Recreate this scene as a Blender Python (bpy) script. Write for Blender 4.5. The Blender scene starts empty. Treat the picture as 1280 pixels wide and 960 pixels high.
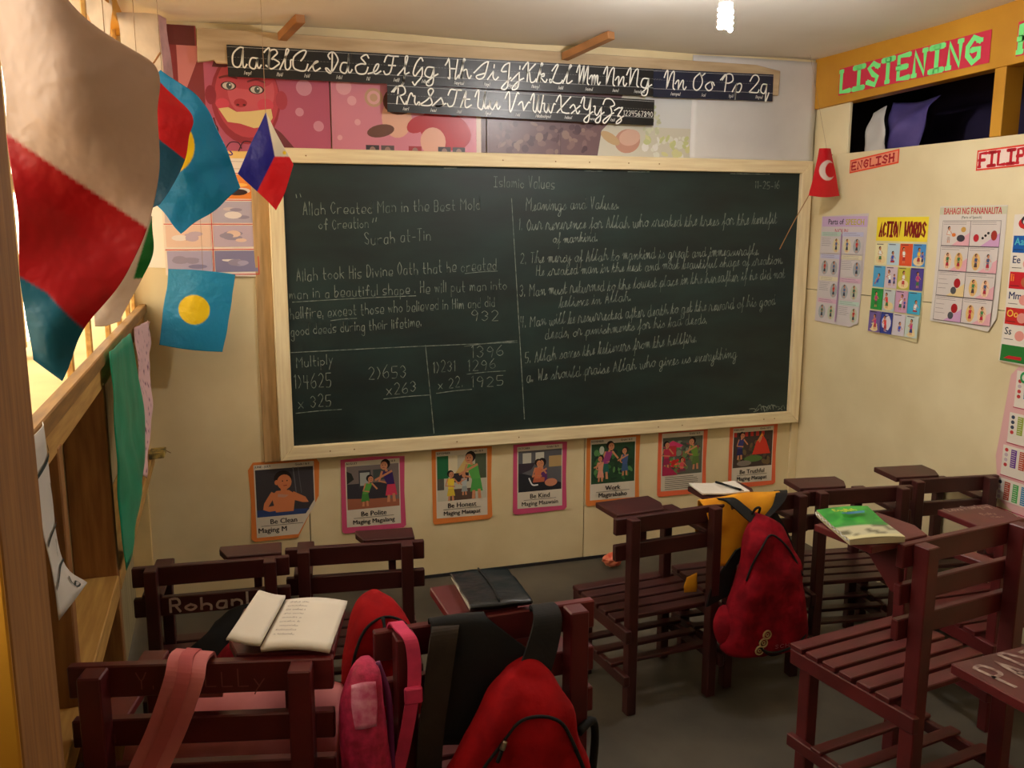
import bpy, bmesh, math, random
from mathutils import Vector, Matrix, noise
random.seed(7)
C = bpy.context.scene.collection
SC = bpy.context.scene
PI = math.pi
# ------------------------------------------------------------ camera
YAW, PITCH, ROLL, FPX = 0.3102, 0.1753, 0.0013, 1132.0
cam_data = bpy.data.cameras.new('camera'); cam = bpy.data.objects.new('camera', cam_data); C.objects.link(cam)
fw = Vector((math.sin(YAW)*math.cos(PITCH), math.cos(YAW)*math.cos(PITCH), -math.sin(PITCH)))
rt = Vector((math.cos(YAW), -math.sin(YAW), 0)); upv = rt.cross(fw)
r2 = rt*math.cos(ROLL)+upv*math.sin(ROLL); u2 = upv*math.cos(ROLL)-rt*math.sin(ROLL)
cam.matrix_world = Matrix(((r2.x,u2.x,-fw.x,-0.1908),(r2.y,u2.y,-fw.y,-3.6707),(r2.z,u2.z,-fw.z,1.5216),(0,0,0,1)))
cam_data.sensor_width = 36; cam_data.lens = 36*FPX/1280; cam_data.clip_start = 0.02
SC.camera = cam
# ------------------------------------------------------------ world (bright hazy daylight outside the left window)
w = bpy.data.worlds.new('world'); SC.world = w; w.use_nodes = True
bg = w.node_tree.nodes['Background']; bg.inputs[0].default_value = (1.0, 0.88, 0.68, 1); bg.inputs[1].default_value = 5.0
# ------------------------------------------------------------ exposure
SC.view_settings.view_transform = 'Standard'; SC.view_settings.look = 'None'
SC.view_settings.exposure = 0.1; SC.view_settings.gamma = 1.0; SC.view_settings.use_curve_mapping = False
LAMP_STRENGTH = 720.0        # emission of the bare bulb

# ------------------------------------------------------------ materials
def lin(r, g=None, b=None):
    if g is None: r, g, b = r
    f = lambda v: (v/255/12.92) if v/255 <= 0.04045 else ((v/255+0.055)/1.055)**2.4
    return (f(r), f(g), f(b), 1)
MC = {}
def mat(name, col, rough=0.6, var=0.12, scale=8, stretch=(1,1,1), bump=0.0, col2=None, spec=0.5, metal=0, emit=None, sheen=0, thresh=(0.35,0.7), trans=0):
    if name in MC: return MC[name]
    m = bpy.data.materials.new(name); m.use_nodes = True; nt = m.node_tree; N = nt.nodes; L = nt.links
    b = N['Principled BSDF']; b.inputs['Roughness'].default_value = rough; b.inputs['Metallic'].default_value = metal
    b.inputs['Specular IOR Level'].default_value = spec
    if sheen: b.inputs['Sheen Weight'].default_value = sheen
    if emit:
        b.inputs['Emission Color'].default_value = col; b.inputs['Emission Strength'].default_value = emit
        b.inputs['Base Color'].default_value = col
    else:
        tc = N.new('ShaderNodeTexCoord'); mp = N.new('ShaderNodeMapping'); mp.inputs['Scale'].default_value = stretch
        no = N.new('ShaderNodeTexNoise'); no.inputs['Scale'].default_value = scale; no.inputs['Detail'].default_value = 6
        cr = N.new('ShaderNodeValToRGB'); cr.color_ramp.elements[0].position = thresh[0]; cr.color_ramp.elements[1].position = thresh[1]
        c2 = col2 or tuple(c*(1-var*2.2) for c in col[:3])+(1,)
        cr.color_ramp.elements[0].color = c2; cr.color_ramp.elements[1].color = col
        L.new(tc.outputs['Object'], mp.inputs[0]); L.new(mp.outputs[0], no.inputs[0]); L.new(no.outputs[0], cr.inputs[0])
        L.new(cr.outputs[0], b.inputs['Base Color'])
        if bump:
            bp = N.new('ShaderNodeBump'); bp.inputs['Strength'].default_value = bump; bp.inputs['Distance'].default_value = 0.01
            L.new(no.outputs[0], bp.inputs['Height']); L.new(bp.outputs[0], b.inputs['Normal'])
    if trans:
        out = N['Material Output']; tr = N.new('ShaderNodeBsdfTranslucent'); mx = N.new('ShaderNodeMixShader'); mx.inputs[0].default_value = trans
        L.new(cr.outputs[0], tr.inputs[0]); L.new(b.outputs[0], mx.inputs[1]); L.new(tr.outputs[0], mx.inputs[2]); L.new(mx.outputs[0], out.inputs[0])
    MC[name] = m; return m
def colmat(name, rough=0.6, spec=0.4, trans=0.0, wrinkle=0.0):
    if name in MC: return MC[name]
    m = bpy.data.materials.new(name); m.use_nodes = True; nt = m.node_tree; N = nt.nodes; L = nt.links
    b = N['Principled BSDF']; b.inputs['Roughness'].default_value = rough; b.inputs['Specular IOR Level'].default_value = spec
    a = N.new('ShaderNodeAttribute'); a.attribute_name = 'Col'
    L.new(a.outputs['Color'], b.inputs['Base Color'])
    if wrinkle:
        no = N.new('ShaderNodeTexNoise'); no.inputs['Scale'].default_value = 40; bp = N.new('ShaderNodeBump'); bp.inputs['Strength'].default_value = wrinkle; bp.inputs['Distance'].default_value = 0.01
        tc = N.new('ShaderNodeTexCoord'); L.new(tc.outputs['Object'], no.inputs[0]); L.new(no.outputs[0], bp.inputs['Height']); L.new(bp.outputs[0], b.inputs['Normal'])
    if trans:
        out = N['Material Output']; tr = N.new('ShaderNodeBsdfTranslucent'); mx = N.new('ShaderNodeMixShader'); mx.inputs[0].default_value = trans
        L.new(a.outputs['Color'], tr.inputs[0]); L.new(b.outputs[0], mx.inputs[1]); L.new(tr.outputs[0], mx.inputs[2]); L.new(mx.outputs[0], out.inputs[0])
    MC[name] = m; return m
M_paper = colmat('printed_paper', 0.6, 0.3)
M_gloss = colmat('glossy_vinyl_print', 0.34, 0.5)
M_flag = colmat('plastic_flag', 0.38, 0.5, 0.25, 0.35)
M_wall = mat('cream_wall_paint', lin(236,219,176), 0.55, 0.09, 3, col2=lin(220,200,154), bump=0.05)
M_wallR = mat('cream_wall_paint_side', lin(236,222,182), 0.5, 0.09, 3, col2=lin(222,206,164), bump=0.05)
M_grey = mat('weathered_grey_cladding', lin(180,166,128), 0.7, 0.15, 6, (1,6,0.6), bump=0.1)
M_floor = mat('dark_concrete', lin(102,95,82), 0.55, 0.3, 2.2, col2=lin(60,56,49), bump=0.15)
M_ceil = mat('pale_ceiling_sheet', lin(250,246,238), 0.7, 0.1, 1.5, col2=lin(238,230,218))
M_raw = mat('raw_pale_wood', lin(244,228,186), 0.6, 0.12, 5, (1,14,14), col2=lin(226,204,160), bump=0.1)
M_rawv = mat('raw_pale_wood_upright', lin(244,228,186), 0.6, 0.12, 5, (14,14,1), col2=lin(226,204,160), bump=0.1)
M_top = mat('bleached_board', lin(206,184,150), 0.7, 0.2, 3, (1,8,8), col2=lin(170,146,112), bump=0.1)
M_brown = mat('brown_stud_wood', lin(164,116,62), 0.7, 0.25, 6, (10,10,1), col2=lin(132,88,44), bump=0.15)
M_tan = mat('tan_batten', lin(196,158,106), 0.65, 0.15, 6, (10,10,1))
M_rail = mat('honey_wood', lin(206,164,92), 0.6, 0.15, 5, (12,1,12), col2=lin(172,128,62), bump=0.1)
M_ochre = mat('ochre_paint', lin(204,148,40), 0.5, 0.1, 4, col2=lin(188,130,30), bump=0.05)
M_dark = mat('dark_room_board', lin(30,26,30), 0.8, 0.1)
M_board = mat('green_chalkboard', lin(27,49,46), 0.5, 0.2, 2.5, (1,1,3), col2=lin(17,31,30), bump=0.03)
M_chalk = mat('chalk', lin(150,158,146), 0.9, 0.2, 60, col2=lin(84,96,90))
M_chalkw = mat('white_chalk_scrawl', lin(190,170,160), 0.9, 0.2, 60, col2=lin(130,100,95))
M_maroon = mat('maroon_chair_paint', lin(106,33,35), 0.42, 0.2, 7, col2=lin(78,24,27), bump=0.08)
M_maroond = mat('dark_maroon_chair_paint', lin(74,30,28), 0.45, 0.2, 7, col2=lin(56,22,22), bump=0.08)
M_redbag = mat('red_bag_nylon', lin(164,14,20), 0.85, 0.15, 26, col2=lin(138,8,16), bump=0.5, spec=0.15)
M_redbag2 = mat('crimson_bag_nylon', lin(150,16,34), 0.85, 0.15, 26, col2=lin(112,10,24), bump=0.5, spec=0.15)
M_black = mat('black_webbing', lin(11,11,13), 0.85, 0.2, 30, bump=0.2)
M_cloth = mat('black_cloth', lin(12,12,15), 0.95, 0.2, 20, bump=0.2)
M_olive = mat('dark_olive_webbing', lin(44,32,22), 0.8, 0.2, 30, bump=0.2)
M_yellow = mat('yellow_jersey', lin(238,168,20), 0.8, 0.1, 12, col2=lin(222,146,12), bump=0.15)
M_pink = mat('pink_webbing', lin(226,60,108), 0.7, 0.12, 30, bump=0.1)
M_pinkf = mat('faded_pink_fabric', lin(214,128,128), 0.8, 0.15, 8, col2=lin(190,100,104), bump=0.2)
M_pinkmesh = mat('magenta_mesh_fabric', lin(206,40,92), 0.7, 0.2, 60, col2=lin(150,20,60), bump=0.3)
M_purple = mat('purple_piping', lin(110,20,90), 0.6)
M_lace = mat('white_lace_cloth', lin(248,240,228), 0.8, 0.05, 20, trans=0.6)
M_pinkl = mat('pink_lace_cloth', lin(226,186,190), 0.8, 0.12, 20, trans=0.2)
M_green = mat('green_plastic_sheet', lin(30,180,140), 0.4, 0.15, 8, col2=lin(14,150,112), bump=0.3, trans=0.3)
M_tarp = mat('white_tarpaulin', lin(214,212,210), 0.5, 0.08, 3, bump=0.1)
M_nickel = mat('nickel', lin(180,170,150), 0.3, metal=1)
M_wire = mat('cord', lin(170,140,110), 0.8)
M_bulb = mat('lit_bulb', (1.0,0.96,0.93,1), emit=LAMP_STRENGTH)
M_plastic = mat('white_plastic', lin(230,230,225), 0.4)
M_plblack = mat('black_book_plastic', lin(24,30,34), 0.22, 0.2, 18, bump=0.5)
M_violet = mat('dark_violet_cloth', lin(52,42,84), 0.85, 0.2, 5)
M_out = mat('painted_sunlit_boards', lin(245,214,150), 0.7, 0.1, 4)  # pale warm tone carries the sunlight; no sun lamp shines here
M_gold = mat('pale_gold_print', lin(190,160,110), 0.5)

# ------------------------------------------------------------ mesh helpers
def link(name, me, m, parent=None, loc=(0,0,0), rot=(0,0,0)):
    o = bpy.data.objects.new(name, me); C.objects.link(o)
    if m and not me.materials: me.materials.append(m)
    o.location = loc; o.rotation_euler = rot
    if parent: o.parent = parent
    return o
def tag(o, label, cat, group=None):
    o['label'] = label; o['category'] = cat
    if group: o['group'] = group
    return o
def struct(o): o['kind'] = 'structure'; return o
def thing(name, label, cat, loc=(0,0,0), rotz=0, group=None):
    o = bpy.data.objects.new(name, None); C.objects.link(o); o.empty_display_size = 0.1
    o.location = loc; o.rotation_euler = (0,0,rotz)
    return tag(o, label, cat, group)
def sempty(name, loc=(0,0,0)):
    o = bpy.data.objects.new(name, None); C.objects.link(o); o.location = loc; return struct(o)
BOXC = {}
def box(name, size, loc, m, parent=None, rot=(0,0,0), bev=0.0025):
    k = (tuple(round(s,4) for s in size), m.name, bev)
    me = BOXC.get(k)
    if me is None:
        bm = bmesh.new(); bmesh.ops.create_cube(bm, size=1)
        for v in bm.verts: v.co = Vector((v.co.x*size[0], v.co.y*size[1], v.co.z*size[2]))
        if bev: bmesh.ops.bevel(bm, geom=bm.edges[:], offset=min(bev, min(size)*0.3), segments=1, affect='EDGES')
        me = bpy.data.meshes.new(name); bm.to_mesh(me); bm.free(); me.materials.append(m); BOXC[k] = me
    return link(name, me, m, parent, loc, rot)
def bb(name, x0, x1, y0, y1, z0, z1, m, parent=None, bev=0.0025):
    return box(name, (x1-x0, y1-y0, z1-z0), ((x0+x1)/2,(y0+y1)/2,(z0+z1)/2), m, parent, bev=bev)
def raw(name, V, F, m, parent=None, smooth=False, loc=(0,0,0), rot=(0,0,0)):
    me = bpy.data.meshes.new(name); me.from_pydata([tuple(v) for v in V], [], F); me.update()
    if smooth: me.polygons.foreach_set('use_smooth', [True]*len(me.polygons))
    return link(name, me, m, parent, loc, rot)
def prism(name, pts, h, m, parent=None, axis='z', loc=(0,0,0), bev=0.002):
    """polygon pts (a,b) extruded by h along axis"""
    bm = bmesh.new()
    f = (lambda a,b,c: (a,b,c)) if axis=='z' else (lambda a,b,c:(c,a,b)) if axis=='x' else (lambda a,b,c:(a,c,b))
    v = [bm.verts.new(f(a,b,0)) for a,b in pts]; face = bm.faces.new(v)
    ex = bmesh.ops.extrude_face_region(bm, geom=[face]); d = Vector(f(0,0,h))
    bmesh.ops.translate(bm, vec=d, verts=[e for e in ex['geom'] if isinstance(e, bmesh.types.BMVert)])
    bmesh.ops.recalc_face_normals(bm, faces=bm.faces[:])
    if bev: bmesh.ops.bevel(bm, geom=bm.edges[:], offset=bev, segments=1, affect='EDGES')
    me = bpy.data.meshes.new(name); bm.to_mesh(me); bm.free()
    return link(name, me, m, parent, loc)
def cat(P, n=5, closed=False):
    P = [Vector(p) for p in P]
    if len(P) < 3: 
        return [P[0].lerp(P[-1], i/n) for i in range(n+1)]
    out = []
    for i in range(len(P)-1):
        a = P[max(i-1,0)]; b = P[i]; c = P[i+1]; d = P[min(i+2,len(P)-1)]
        if (b-c).length < 1e-9: continue
        for k in range(n):
            t = k/n
            out.append(0.5*((2*b)+(c-a)*t+(2*a-5*b+4*c-d)*t*t+(3*b-a-3*c+d)*t**3))
    out.append(P[-1]); return out
def tube(name, P, r, m, parent=None, seg=8, smooth=True, n=5, flat=None):
    """flat=(wide, thin) makes a webbing strip section"""
    P = cat(P, n) if n else [Vector(p) for p in P]
    V = []; F = []
    prev = None
    for i, p in enumerate(P):
        t = (P[min(i+1,len(P)-1)]-P[max(i-1,0)])
        t = t.normalized() if t.length > 1e-9 else Vector((0,0,1))
        if prev is None: a = t.cross(Vector((0,0,1)) if abs(t.z)<0.9 else Vector((1,0,0))).normalized()
        else:
            a = prev - t*prev.dot(t); a = a.normalized() if a.length>1e-6 else prev
        prev = a; b = t.cross(a)
        rr = r[i] if isinstance(r, list) else r
        for k in range(seg):
            q = 2*PI*k/seg; V.append(p+(a*math.cos(q)+b*math.sin(q))*rr)
    for i in range(len(P)-1):
        for k in range(seg):
            F.append((i*seg+k, i*seg+(k+1)%seg, (i+1)*seg+(k+1)%seg, (i+1)*seg+k))
    F.append(tuple(range(seg))[::-1]); F.append(tuple((len(P)-1)*seg+k for k in range(seg)))
    return raw(name, V, F, m, parent, smooth)
def strap(name, P, side, wdt, th, m, parent=None, n=6):
    """flat webbing: centre line P, side = list of side vectors or one vector"""
    n0 = len(P); P2 = cat(P, n)
    S = [Vector(s).normalized() for s in (side if isinstance(side, list) else [side]*n0)]
    S2 = cat(S, n) if len(S) > 2 else [S[0]]*len(P2)
    V = []; F = []
    for i, p in enumerate(P2):
        s = S2[min(i,len(S2)-1)].normalized(); t = (P2[min(i+1,len(P2)-1)]-P2[max(i-1,0)]).normalized()
        nn = s.cross(t).normalized()
        ww = (wdt[0]+(wdt[1]-wdt[0])*i/(len(P2)-1)) if isinstance(wdt, tuple) else wdt
        for a, b in ((-1,-1),(1,-1),(1,1),(-1,1)): V.append(p+s*a*ww/2+nn*b*th/2)
    for i in range(len(P2)-1):
        for k in range(4): F.append((i*4+k, i*4+(k+1)%4, (i+1)*4+(k+1)%4, (i+1)*4+k))
    F.append((3,2,1,0)); q = (len(P2)-1)*4; F.append((q,q+1,q+2,q+3))
    return raw(name, V, F, m, parent)
def patch_fn(rows, nz=0.0, nscale=6, seed=0):
    R = [[Vector(p) for p in r] for r in rows]; nr, nc = len(R), len(R[0])
    def cr(a,b,c,d,t): return 0.5*((2*b)+(c-a)*t+(2*a-5*b+4*c-d)*t*t+(3*b-a-3*c+d)*t**3)
    def ev1(L, u):
        x = u*(len(L)-1); i = min(int(x), len(L)-2); t = x-i
        a = L[i-1] if i>0 else L[0]*2-L[1]; d = L[i+2] if i+2 < len(L) else L[-1]*2-L[-2]
        return cr(a, L[i], L[i+1], d, t)
    def f(s, t):
        p = ev1([ev1(r, s) for r in R], t)
        if nz:
            q = p*nscale+Vector((seed*3.7, seed, 0))
            p = p+Vector((noise.noise(q), noise.noise(q+Vector((9,3,1))), noise.noise(q+Vector((2,8,5)))*0.3))*nz
        return p
    return f
def cloth(name, rows, m, parent=None, N=24, nz=0.006, nscale=6, th=0.0012, col=None, seed=0, M2=None):
    f = patch_fn(rows, nz, nscale, seed); M2 = M2 or N
    V = [f(i/N, j/M2) for j in range(M2+1) for i in range(N+1)]
    F = [(j*(N+1)+i, j*(N+1)+i+1, (j+1)*(N+1)+i+1, (j+1)*(N+1)+i) for j in range(M2) for i in range(N)]
    o = raw(name, V, F, m, parent, True)
    if col:
        at = o.data.color_attributes.new('Col', 'FLOAT_COLOR', 'POINT')
        e = 0.0012
        for k, v in enumerate(V):
            cs = [col(v+Vector((dx,0,dz)), (k%(N+1))/N, (k//(N+1))/M2) for dx,dz in ((0,0),(e,0),(-e,0),(0,e),(0,-e))]
            at.data[k].color = tuple(sum(c[i] for c in cs)/5 for i in range(4))
    if th:
        sd = o.modifiers.new('thickness', 'SOLIDIFY'); sd.thickness = th; sd.offset = 0
    o['_f'] = 0; del o['_f']
    return o, f

# ------------------------------------------------------------ stroke lettering (each pair = x,y on a 0-9 grid, baseline y=3)
PL = dict(a="56 26 14 23 43 55 56 53",b="19 13 15 36 55 44 33 13",c="55 36 15 14 33 54",d="55 36 15 14 33 54 59 59 53",e="14 54 56 26 14 23 53",f="58 49 37 33|16 56",g="56 26 14 23 43 56 56 51 30 11",h="19 13 15 36 55 53",i="16 13|18 17",j="36 31 20 10|38 37",k="19 13|56 15|25 53",l="19 13",m="16 13 25 36 43 45 66 73",n="16 13 15 36 55 53",o="36 15 14 33 54 55 36",p="16 10 15 36 55 54 33 14",q="56 26 14 23 43 55 56 50",r="16 13 15 36 56",s="56 26 15 34 54 43 13",t="29 24 33 43|16 46",u="16 14 23 43 55 56 53",v="16 33 33 56",w="16 23 23 36 36 53 53 66",x="16 53|56 13",y="16 33|56 22 10",z="16 56 56 13 13 53")
CL = dict(a="56 26 14 23 43 56 56 54 63 74",b="03 27 39 29 24 33 44 46 56",c="03 25 46 36 25 24 33 54",d="56 26 14 23 43 56 59 59 54 63 74",e="03 34 46 36 24 33 54",f="03 36 49 39 37 31 20 31 33 54",g="56 26 14 23 43 56 56 51 30 21 53 74",h="03 28 39 29 23 23 25 46 54 63 74",i="03 26 26 24 33 44|28 27",j="03 36 36 31 10 11 33 54|38 37",k="03 28 39 29 23 23 25 46 45 25 53 64",l="03 38 49 39 24 33 54",m="05 16 26 23 23 36 46 43 43 56 66 64 73 84",n="05 16 26 23 23 46 56 54 63 74",o="36 15 14 33 54 46 36 56 65",p="03 26 26 20 20 25 46 55 43 23",q="56 26 14 23 43 56 56 50 61 73",r="03 16 27 36 46 44 53 64",s="03 36 36 44 33 13 33 54",t="03 29 29 24 33 54|16 46",u="03 16 16 14 23 33 56 56 54 63 74",v="05 16 26 33 33 56 66",w="06 16 14 23 33 46 46 44 53 63 76 86",x="05 16 26 43 54|56 13",y="06 16 14 23 33 56 56 51 30 21 53 74",z="05 26 36 46 23 33 42 41 20 21 53")
PU = dict(A="13 39 39 53|25 45",B="13 19 19 49 57 46 16|46 55 43 13",C="58 39 17 15 33 54",D="13 19 19 39 57 55 33 13",E="59 19 19 13 13 53|16 46",F="59 19 19 13|16 46",G="58 39 17 15 33 54 56 36",H="19 13|59 53|16 56",I="19 59|39 33|13 53",J="49 44 33 14",K="19 13|59 16 53",L="19 13 13 53",M="13 19 19 46 46 79 79 73",N="13 19 19 53 53 59",O="39 17 15 33 55 57 39",P="13 19 19 49 57 46 16",Q="39 17 15 33 55 57 39|44 62",R="13 19 19 49 57 46 16|36 53",S="58 39 18 36 55 43 14",T="19 59|39 33",U="19 15 33 55 59",V="19 33 33 59",W="19 23 23 37 37 53 53 69",X="19 53|59 13",Y="19 36 59|36 33",Z="19 59 59 13 13 53")
CU = dict(A="69 49 17 14 33 54 69 69 64 73 84",B="08 19 29 23 23 28 49 58 47 36 46 65 54 33 14",C="46 57 69 49 17 14 33 63 75",D="49 43 23 14 24 43 65 77 59 39 28 37",E="68 59 38 47 56 36 15 23 53 65",F="17 29 49 79|59 44 23 14|36 66",G="58 49 27 14 23 34 56 56 53 31 20 11",H="07 18 29 33 23|79 63 73 84|36 66",I="05 38 59 59 44 23 14 45",J="36 16 28 49 49 41 20 21 54",K="07 29 39 33|79 36 46 53 73 84",L="27 49 59 47 23 14 24 43 73 84",M="07 19 29 23 23 48 59 53 53 78 89 84 93",N="07 19 29 23 23 48 69 64 73",O="49 17 14 33 54 66 58 49 58 79",P="07 39 33|17 39 69 77 56 36",Q="17 39 69 77 13 13 33 73 84",R="07 39 33|17 39 69 77 56 36 46 73 84",S="03 35 58 49 38 46 54 43 13 04",T="17 29 49 79|59 44 23 14",U="07 19 29 24 33 53 69 69 64 73 84",V="07 19 29 33 43 69 79",W="07 19 29 24 33 43 59 59 54 63 73 89",X="07 19 29 34 53 73|79 13",Y="07 19 29 26 35 55 69 69 61 40 31 63 84",Z="17 29 59 77 46 56 64 52 30 21 53 74")
DG = {'0':"39 17 15 33 55 57 39",'1':"18 29 29 23",'2':"18 39 57 13 13 53",'3':"18 39 57 36 36 55 33 14",'4':"19 16 16 56|49 43",'5':"59 19 19 16 46 55 43 13",'6':"49 16 14 33 54 46 15",'7':"19 59 59 23",'8':"39 18 55 33 14 57 39",'9':"57 39 17 36 57 57 43",'.':"13 14",',':"14 12",'-':"15 45",'/':"03 49",')':"19 36 13",'!':"19 15|13 14",':':"13 14|16 17",'?':"18 39 57 35|33 34","'":"19 17"}
def glyph(ch, curs):
    if ch in DG: g = DG[ch]
    elif ch.isupper(): g = (CU if curs >= 2 else PU)[ch]
    else: g = (CL if curs else PL).get(ch, "13 14")
    return [[(int(p[0]), int(p[1])-3) for p in s.split()] for s in g.split('|')]
def stroke_text(txt, curs=0, jit=0.0, gap=1.6, mono=None):
    """list of polylines in grid units, and total width"""
    x = 0; out = []; rnd = random.Random(hash(len(txt))+len(txt))
    for ch in txt:
        if ch == ' ': x += 4; continue
        g = glyph(ch, curs); ww = max(p[0] for s in g for p in s); j = rnd.uniform(-jit, jit); k = 1+rnd.uniform(-jit, jit)*0.3
        for s in g: out.append([(x+p[0]+p[1]*0.12*(curs>0), p[1]*k+j) for p in s])
        x += ww+(0.1 if (curs and ch.islower()) else gap)
    return out, x
def ribbons(lines, wid, smooth=4):
    """2D polylines -> quads list (polygons)"""
    polys = []
    for s in lines:
        P = cat([(a,b,0) for a,b in s], smooth) if smooth else [Vector((a,b,0)) for a,b in s]
        Q = [P[0]]
        for p in P[1:]:
            if (p-Q[-1]).length > 1e-6: Q.append(p)
        if len(Q) < 2: continue
        L = []
        for i, p in enumerate(Q):
            t = (Q[min(i+1,len(Q)-1)]-Q[max(i-1,0)])
            if t.length < 1e-9: t = Q[min(i+1,len(Q)-1)]-p if i+1 < len(Q) else p-Q[i-1]
            t.normalize(); nn = Vector((-t.y, t.x, 0))*wid/2
            e = t*wid*0.4*(-1 if i == 0 else 1 if i == len(Q)-1 else 0)
            L.append((p+nn+e, p-nn+e))
        for (a,b),(c,d) in zip(L, L[1:]): polys.append([(a.x,a.y),(b.x,b.y),(d.x,d.y),(c.x,c.y)])
    return polys
def stroke_mesh(name, lines, wid, m, parent, xf, smooth=4):
    V = []; F = []
    for q in ribbons(lines, wid, smooth):
        k = len(V); V += [xf(a,b) for a,b in q]; F.append((k,k+1,k+2,k+3))
    return raw(name, V, F, m, parent)
FONT_CACHE = {}
def font_polys(txt, bold=0.0):
    k = (txt, bold)
    if k in FONT_CACHE: return FONT_CACHE[k]
    cu = bpy.data.curves.new('t', 'FONT'); cu.body = txt; cu.resolution_u = 2; cu.size = 1; cu.offset = bold
    ob = bpy.data.objects.new('t', cu); me = bpy.data.meshes.new_from_object(ob)
    V = [(v.co.x, v.co.y) for v in me.vertices]; P = [[V[i] for i in p.vertices] for p in me.polygons]
    xs = [v[0] for v in V] or [0,1]; ww = (min(xs), max(xs))
    bpy.data.objects.remove(ob); bpy.data.curves.remove(cu); bpy.data.meshes.remove(me)
    FONT_CACHE[k] = (P, ww); return P, ww
# ------------------------------------------------------------ flat print on a sheet
class Print:
    def __init__(s, curl=0.0, h=1.0, gap=0.0004): s.V=[]; s.F=[]; s.K=[]; s.curl=curl; s.h=h; s.gap=gap; s.lay=0
    def off(s, u, v):
        t = max(0, 1-v/s.h); return s.curl*t*t*t
    def poly(s, pts, col, lay=None, split=False):
        if lay is None: s.lay += 0.12; lay = s.lay
        if split:
            v0 = min(p[1] for p in pts); v1 = max(p[1] for p in pts); n = max(1, int((v1-v0)/0.03))
            for i in range(n):
                a = v0+(v1-v0)*i/n; b = v0+(v1-v0)*(i+1)/n; q = pts
                for lim, sg in ((a,1),(b,-1)):
                    o = []
                    for j in range(len(q)):
                        p, r = q[j], q[(j+1)%len(q)]; ip = (p[1]-lim)*sg >= -1e-9; ir = (r[1]-lim)*sg >= -1e-9
                        if ip: o.append(p)
                        if ip != ir: t = (lim-p[1])/(r[1]-p[1]); o.append((p[0]+(r[0]-p[0])*t, lim))
                    q = o
                    if len(q) < 3: break
                if len(q) >= 3: s.poly(q, col, lay)
            return
        k = len(s.V); s.V += [(u, -(s.off(u,v)+s.gap+0.0002*lay), v) for u,v in pts]; s.F.append(tuple(range(k, k+len(pts)))); s.K.append(col)
    def rect(s, x0, y0, x1, y1, col): s.lay += 0.15; s.poly([(x0,y0),(x1,y0),(x1,y1),(x0,y1)], col, s.lay, True)
    def ell(s, cx, cy, rx, ry, col, n=14, a=0):
        s.poly([(cx+rx*math.cos(2*PI*i/n)*math.cos(a)-ry*math.sin(2*PI*i/n)*math.sin(a), cy+rx*math.cos(2*PI*i/n)*math.sin(a)+ry*math.sin(2*PI*i/n)*math.cos(a)) for i in range(n)], col)
    def line(s, pts, wd, col, sm=0):
        s.lay += 0.15
        for q in ribbons([pts], wd, sm): s.poly(q, col, s.lay)
    def text(s, txt, x, y, size, col, bold=0.0, width=None, center=False):
        P, (a, b) = font_polys(txt, 0); k = size; kx = (width/(b-a)) if width else k
        ox = x-(b-a)*kx/2-a*kx if center else x-a*kx
        for dx, dy in (((0,0),) if bold <= 0 else ((-1,0),(1,0),(0,.6))):
            s.lay += 0.1
            for p in P: s.poly([(ox+u*kx+dx*bold*k*.9, y+v*k+dy*bold*k) for u,v in p], col, s.lay)
    def strokes(s, txt, x, y, h, col, wd, curs=0, smooth=0, width=None, slant=0):
        L, tw = stroke_text(txt, curs); k = h/6; kx = width/tw if width else k
        s.lay += 0.15
        for q in ribbons([[((a*kx+b*k*slant+x), (b*k+y)) for a,b in l] for l in L], wd, smooth): s.poly(q, col, s.lay)
    def blur(s, n, x0, y0, x1, y1, cols, r=0.008):
        for _ in range(n):
            s.ell(random.uniform(x0+r,x1-r), random.uniform(y0+r,y1-r), random.uniform(r*.3,r), random.uniform(r*.3,r), random.choice(cols), 8, random.uniform(0,3))
    def textlines(s, x0, y0, x1, y1, n, col, wd=0.0012):
        for i in range(n):
            y = y1-(y1-y0)*(i+0.5)/n; s.line([(x0,y),(x0+(x1-x0)*random.uniform(.7,1),y)], wd, col)
    def build(s, name, parent, m=None):
        V = s.V; me = bpy.data.meshes.new(name); me.from_pydata(V, [], s.F); me.update()
        for c in parent.children:
            if c.name.split('.')[0] in ('paper_border','chart_sheet','banner_sheet','sign_sheet','strip_sheet') and name not in ('masking_tape',) and c.name.split('.')[0] != name: parent = c; break
        at = me.color_attributes.new('Col', 'FLOAT_COLOR', 'CORNER'); i = 0
        for f, k in zip(s.F, s.K):
            for _ in f: at.data[i].color = k; i += 1
        return link(name, me, m or M_paper, parent)
def sheet(name, outline, col, parent, curl=0, h=1, m=None, th=0.0006):
    p = Print(curl, h, 0.0); p.poly(outline, col, 0, True); o = p.build(name, parent, m)
    bm = bmesh.new(); bm.from_mesh(o.data); bmesh.ops.remove_doubles(bm, verts=bm.verts[:], dist=1e-5); bm.to_mesh(o.data); bm.free()
    sd = o.modifiers.new('thickness', 'SOLIDIFY'); sd.thickness = th; sd.offset = -1; return o
RG = -PI/2
SKIN = lin(206,138,100); HAIR = lin(34,24,22); WHITE = lin(226,220,206)
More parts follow.
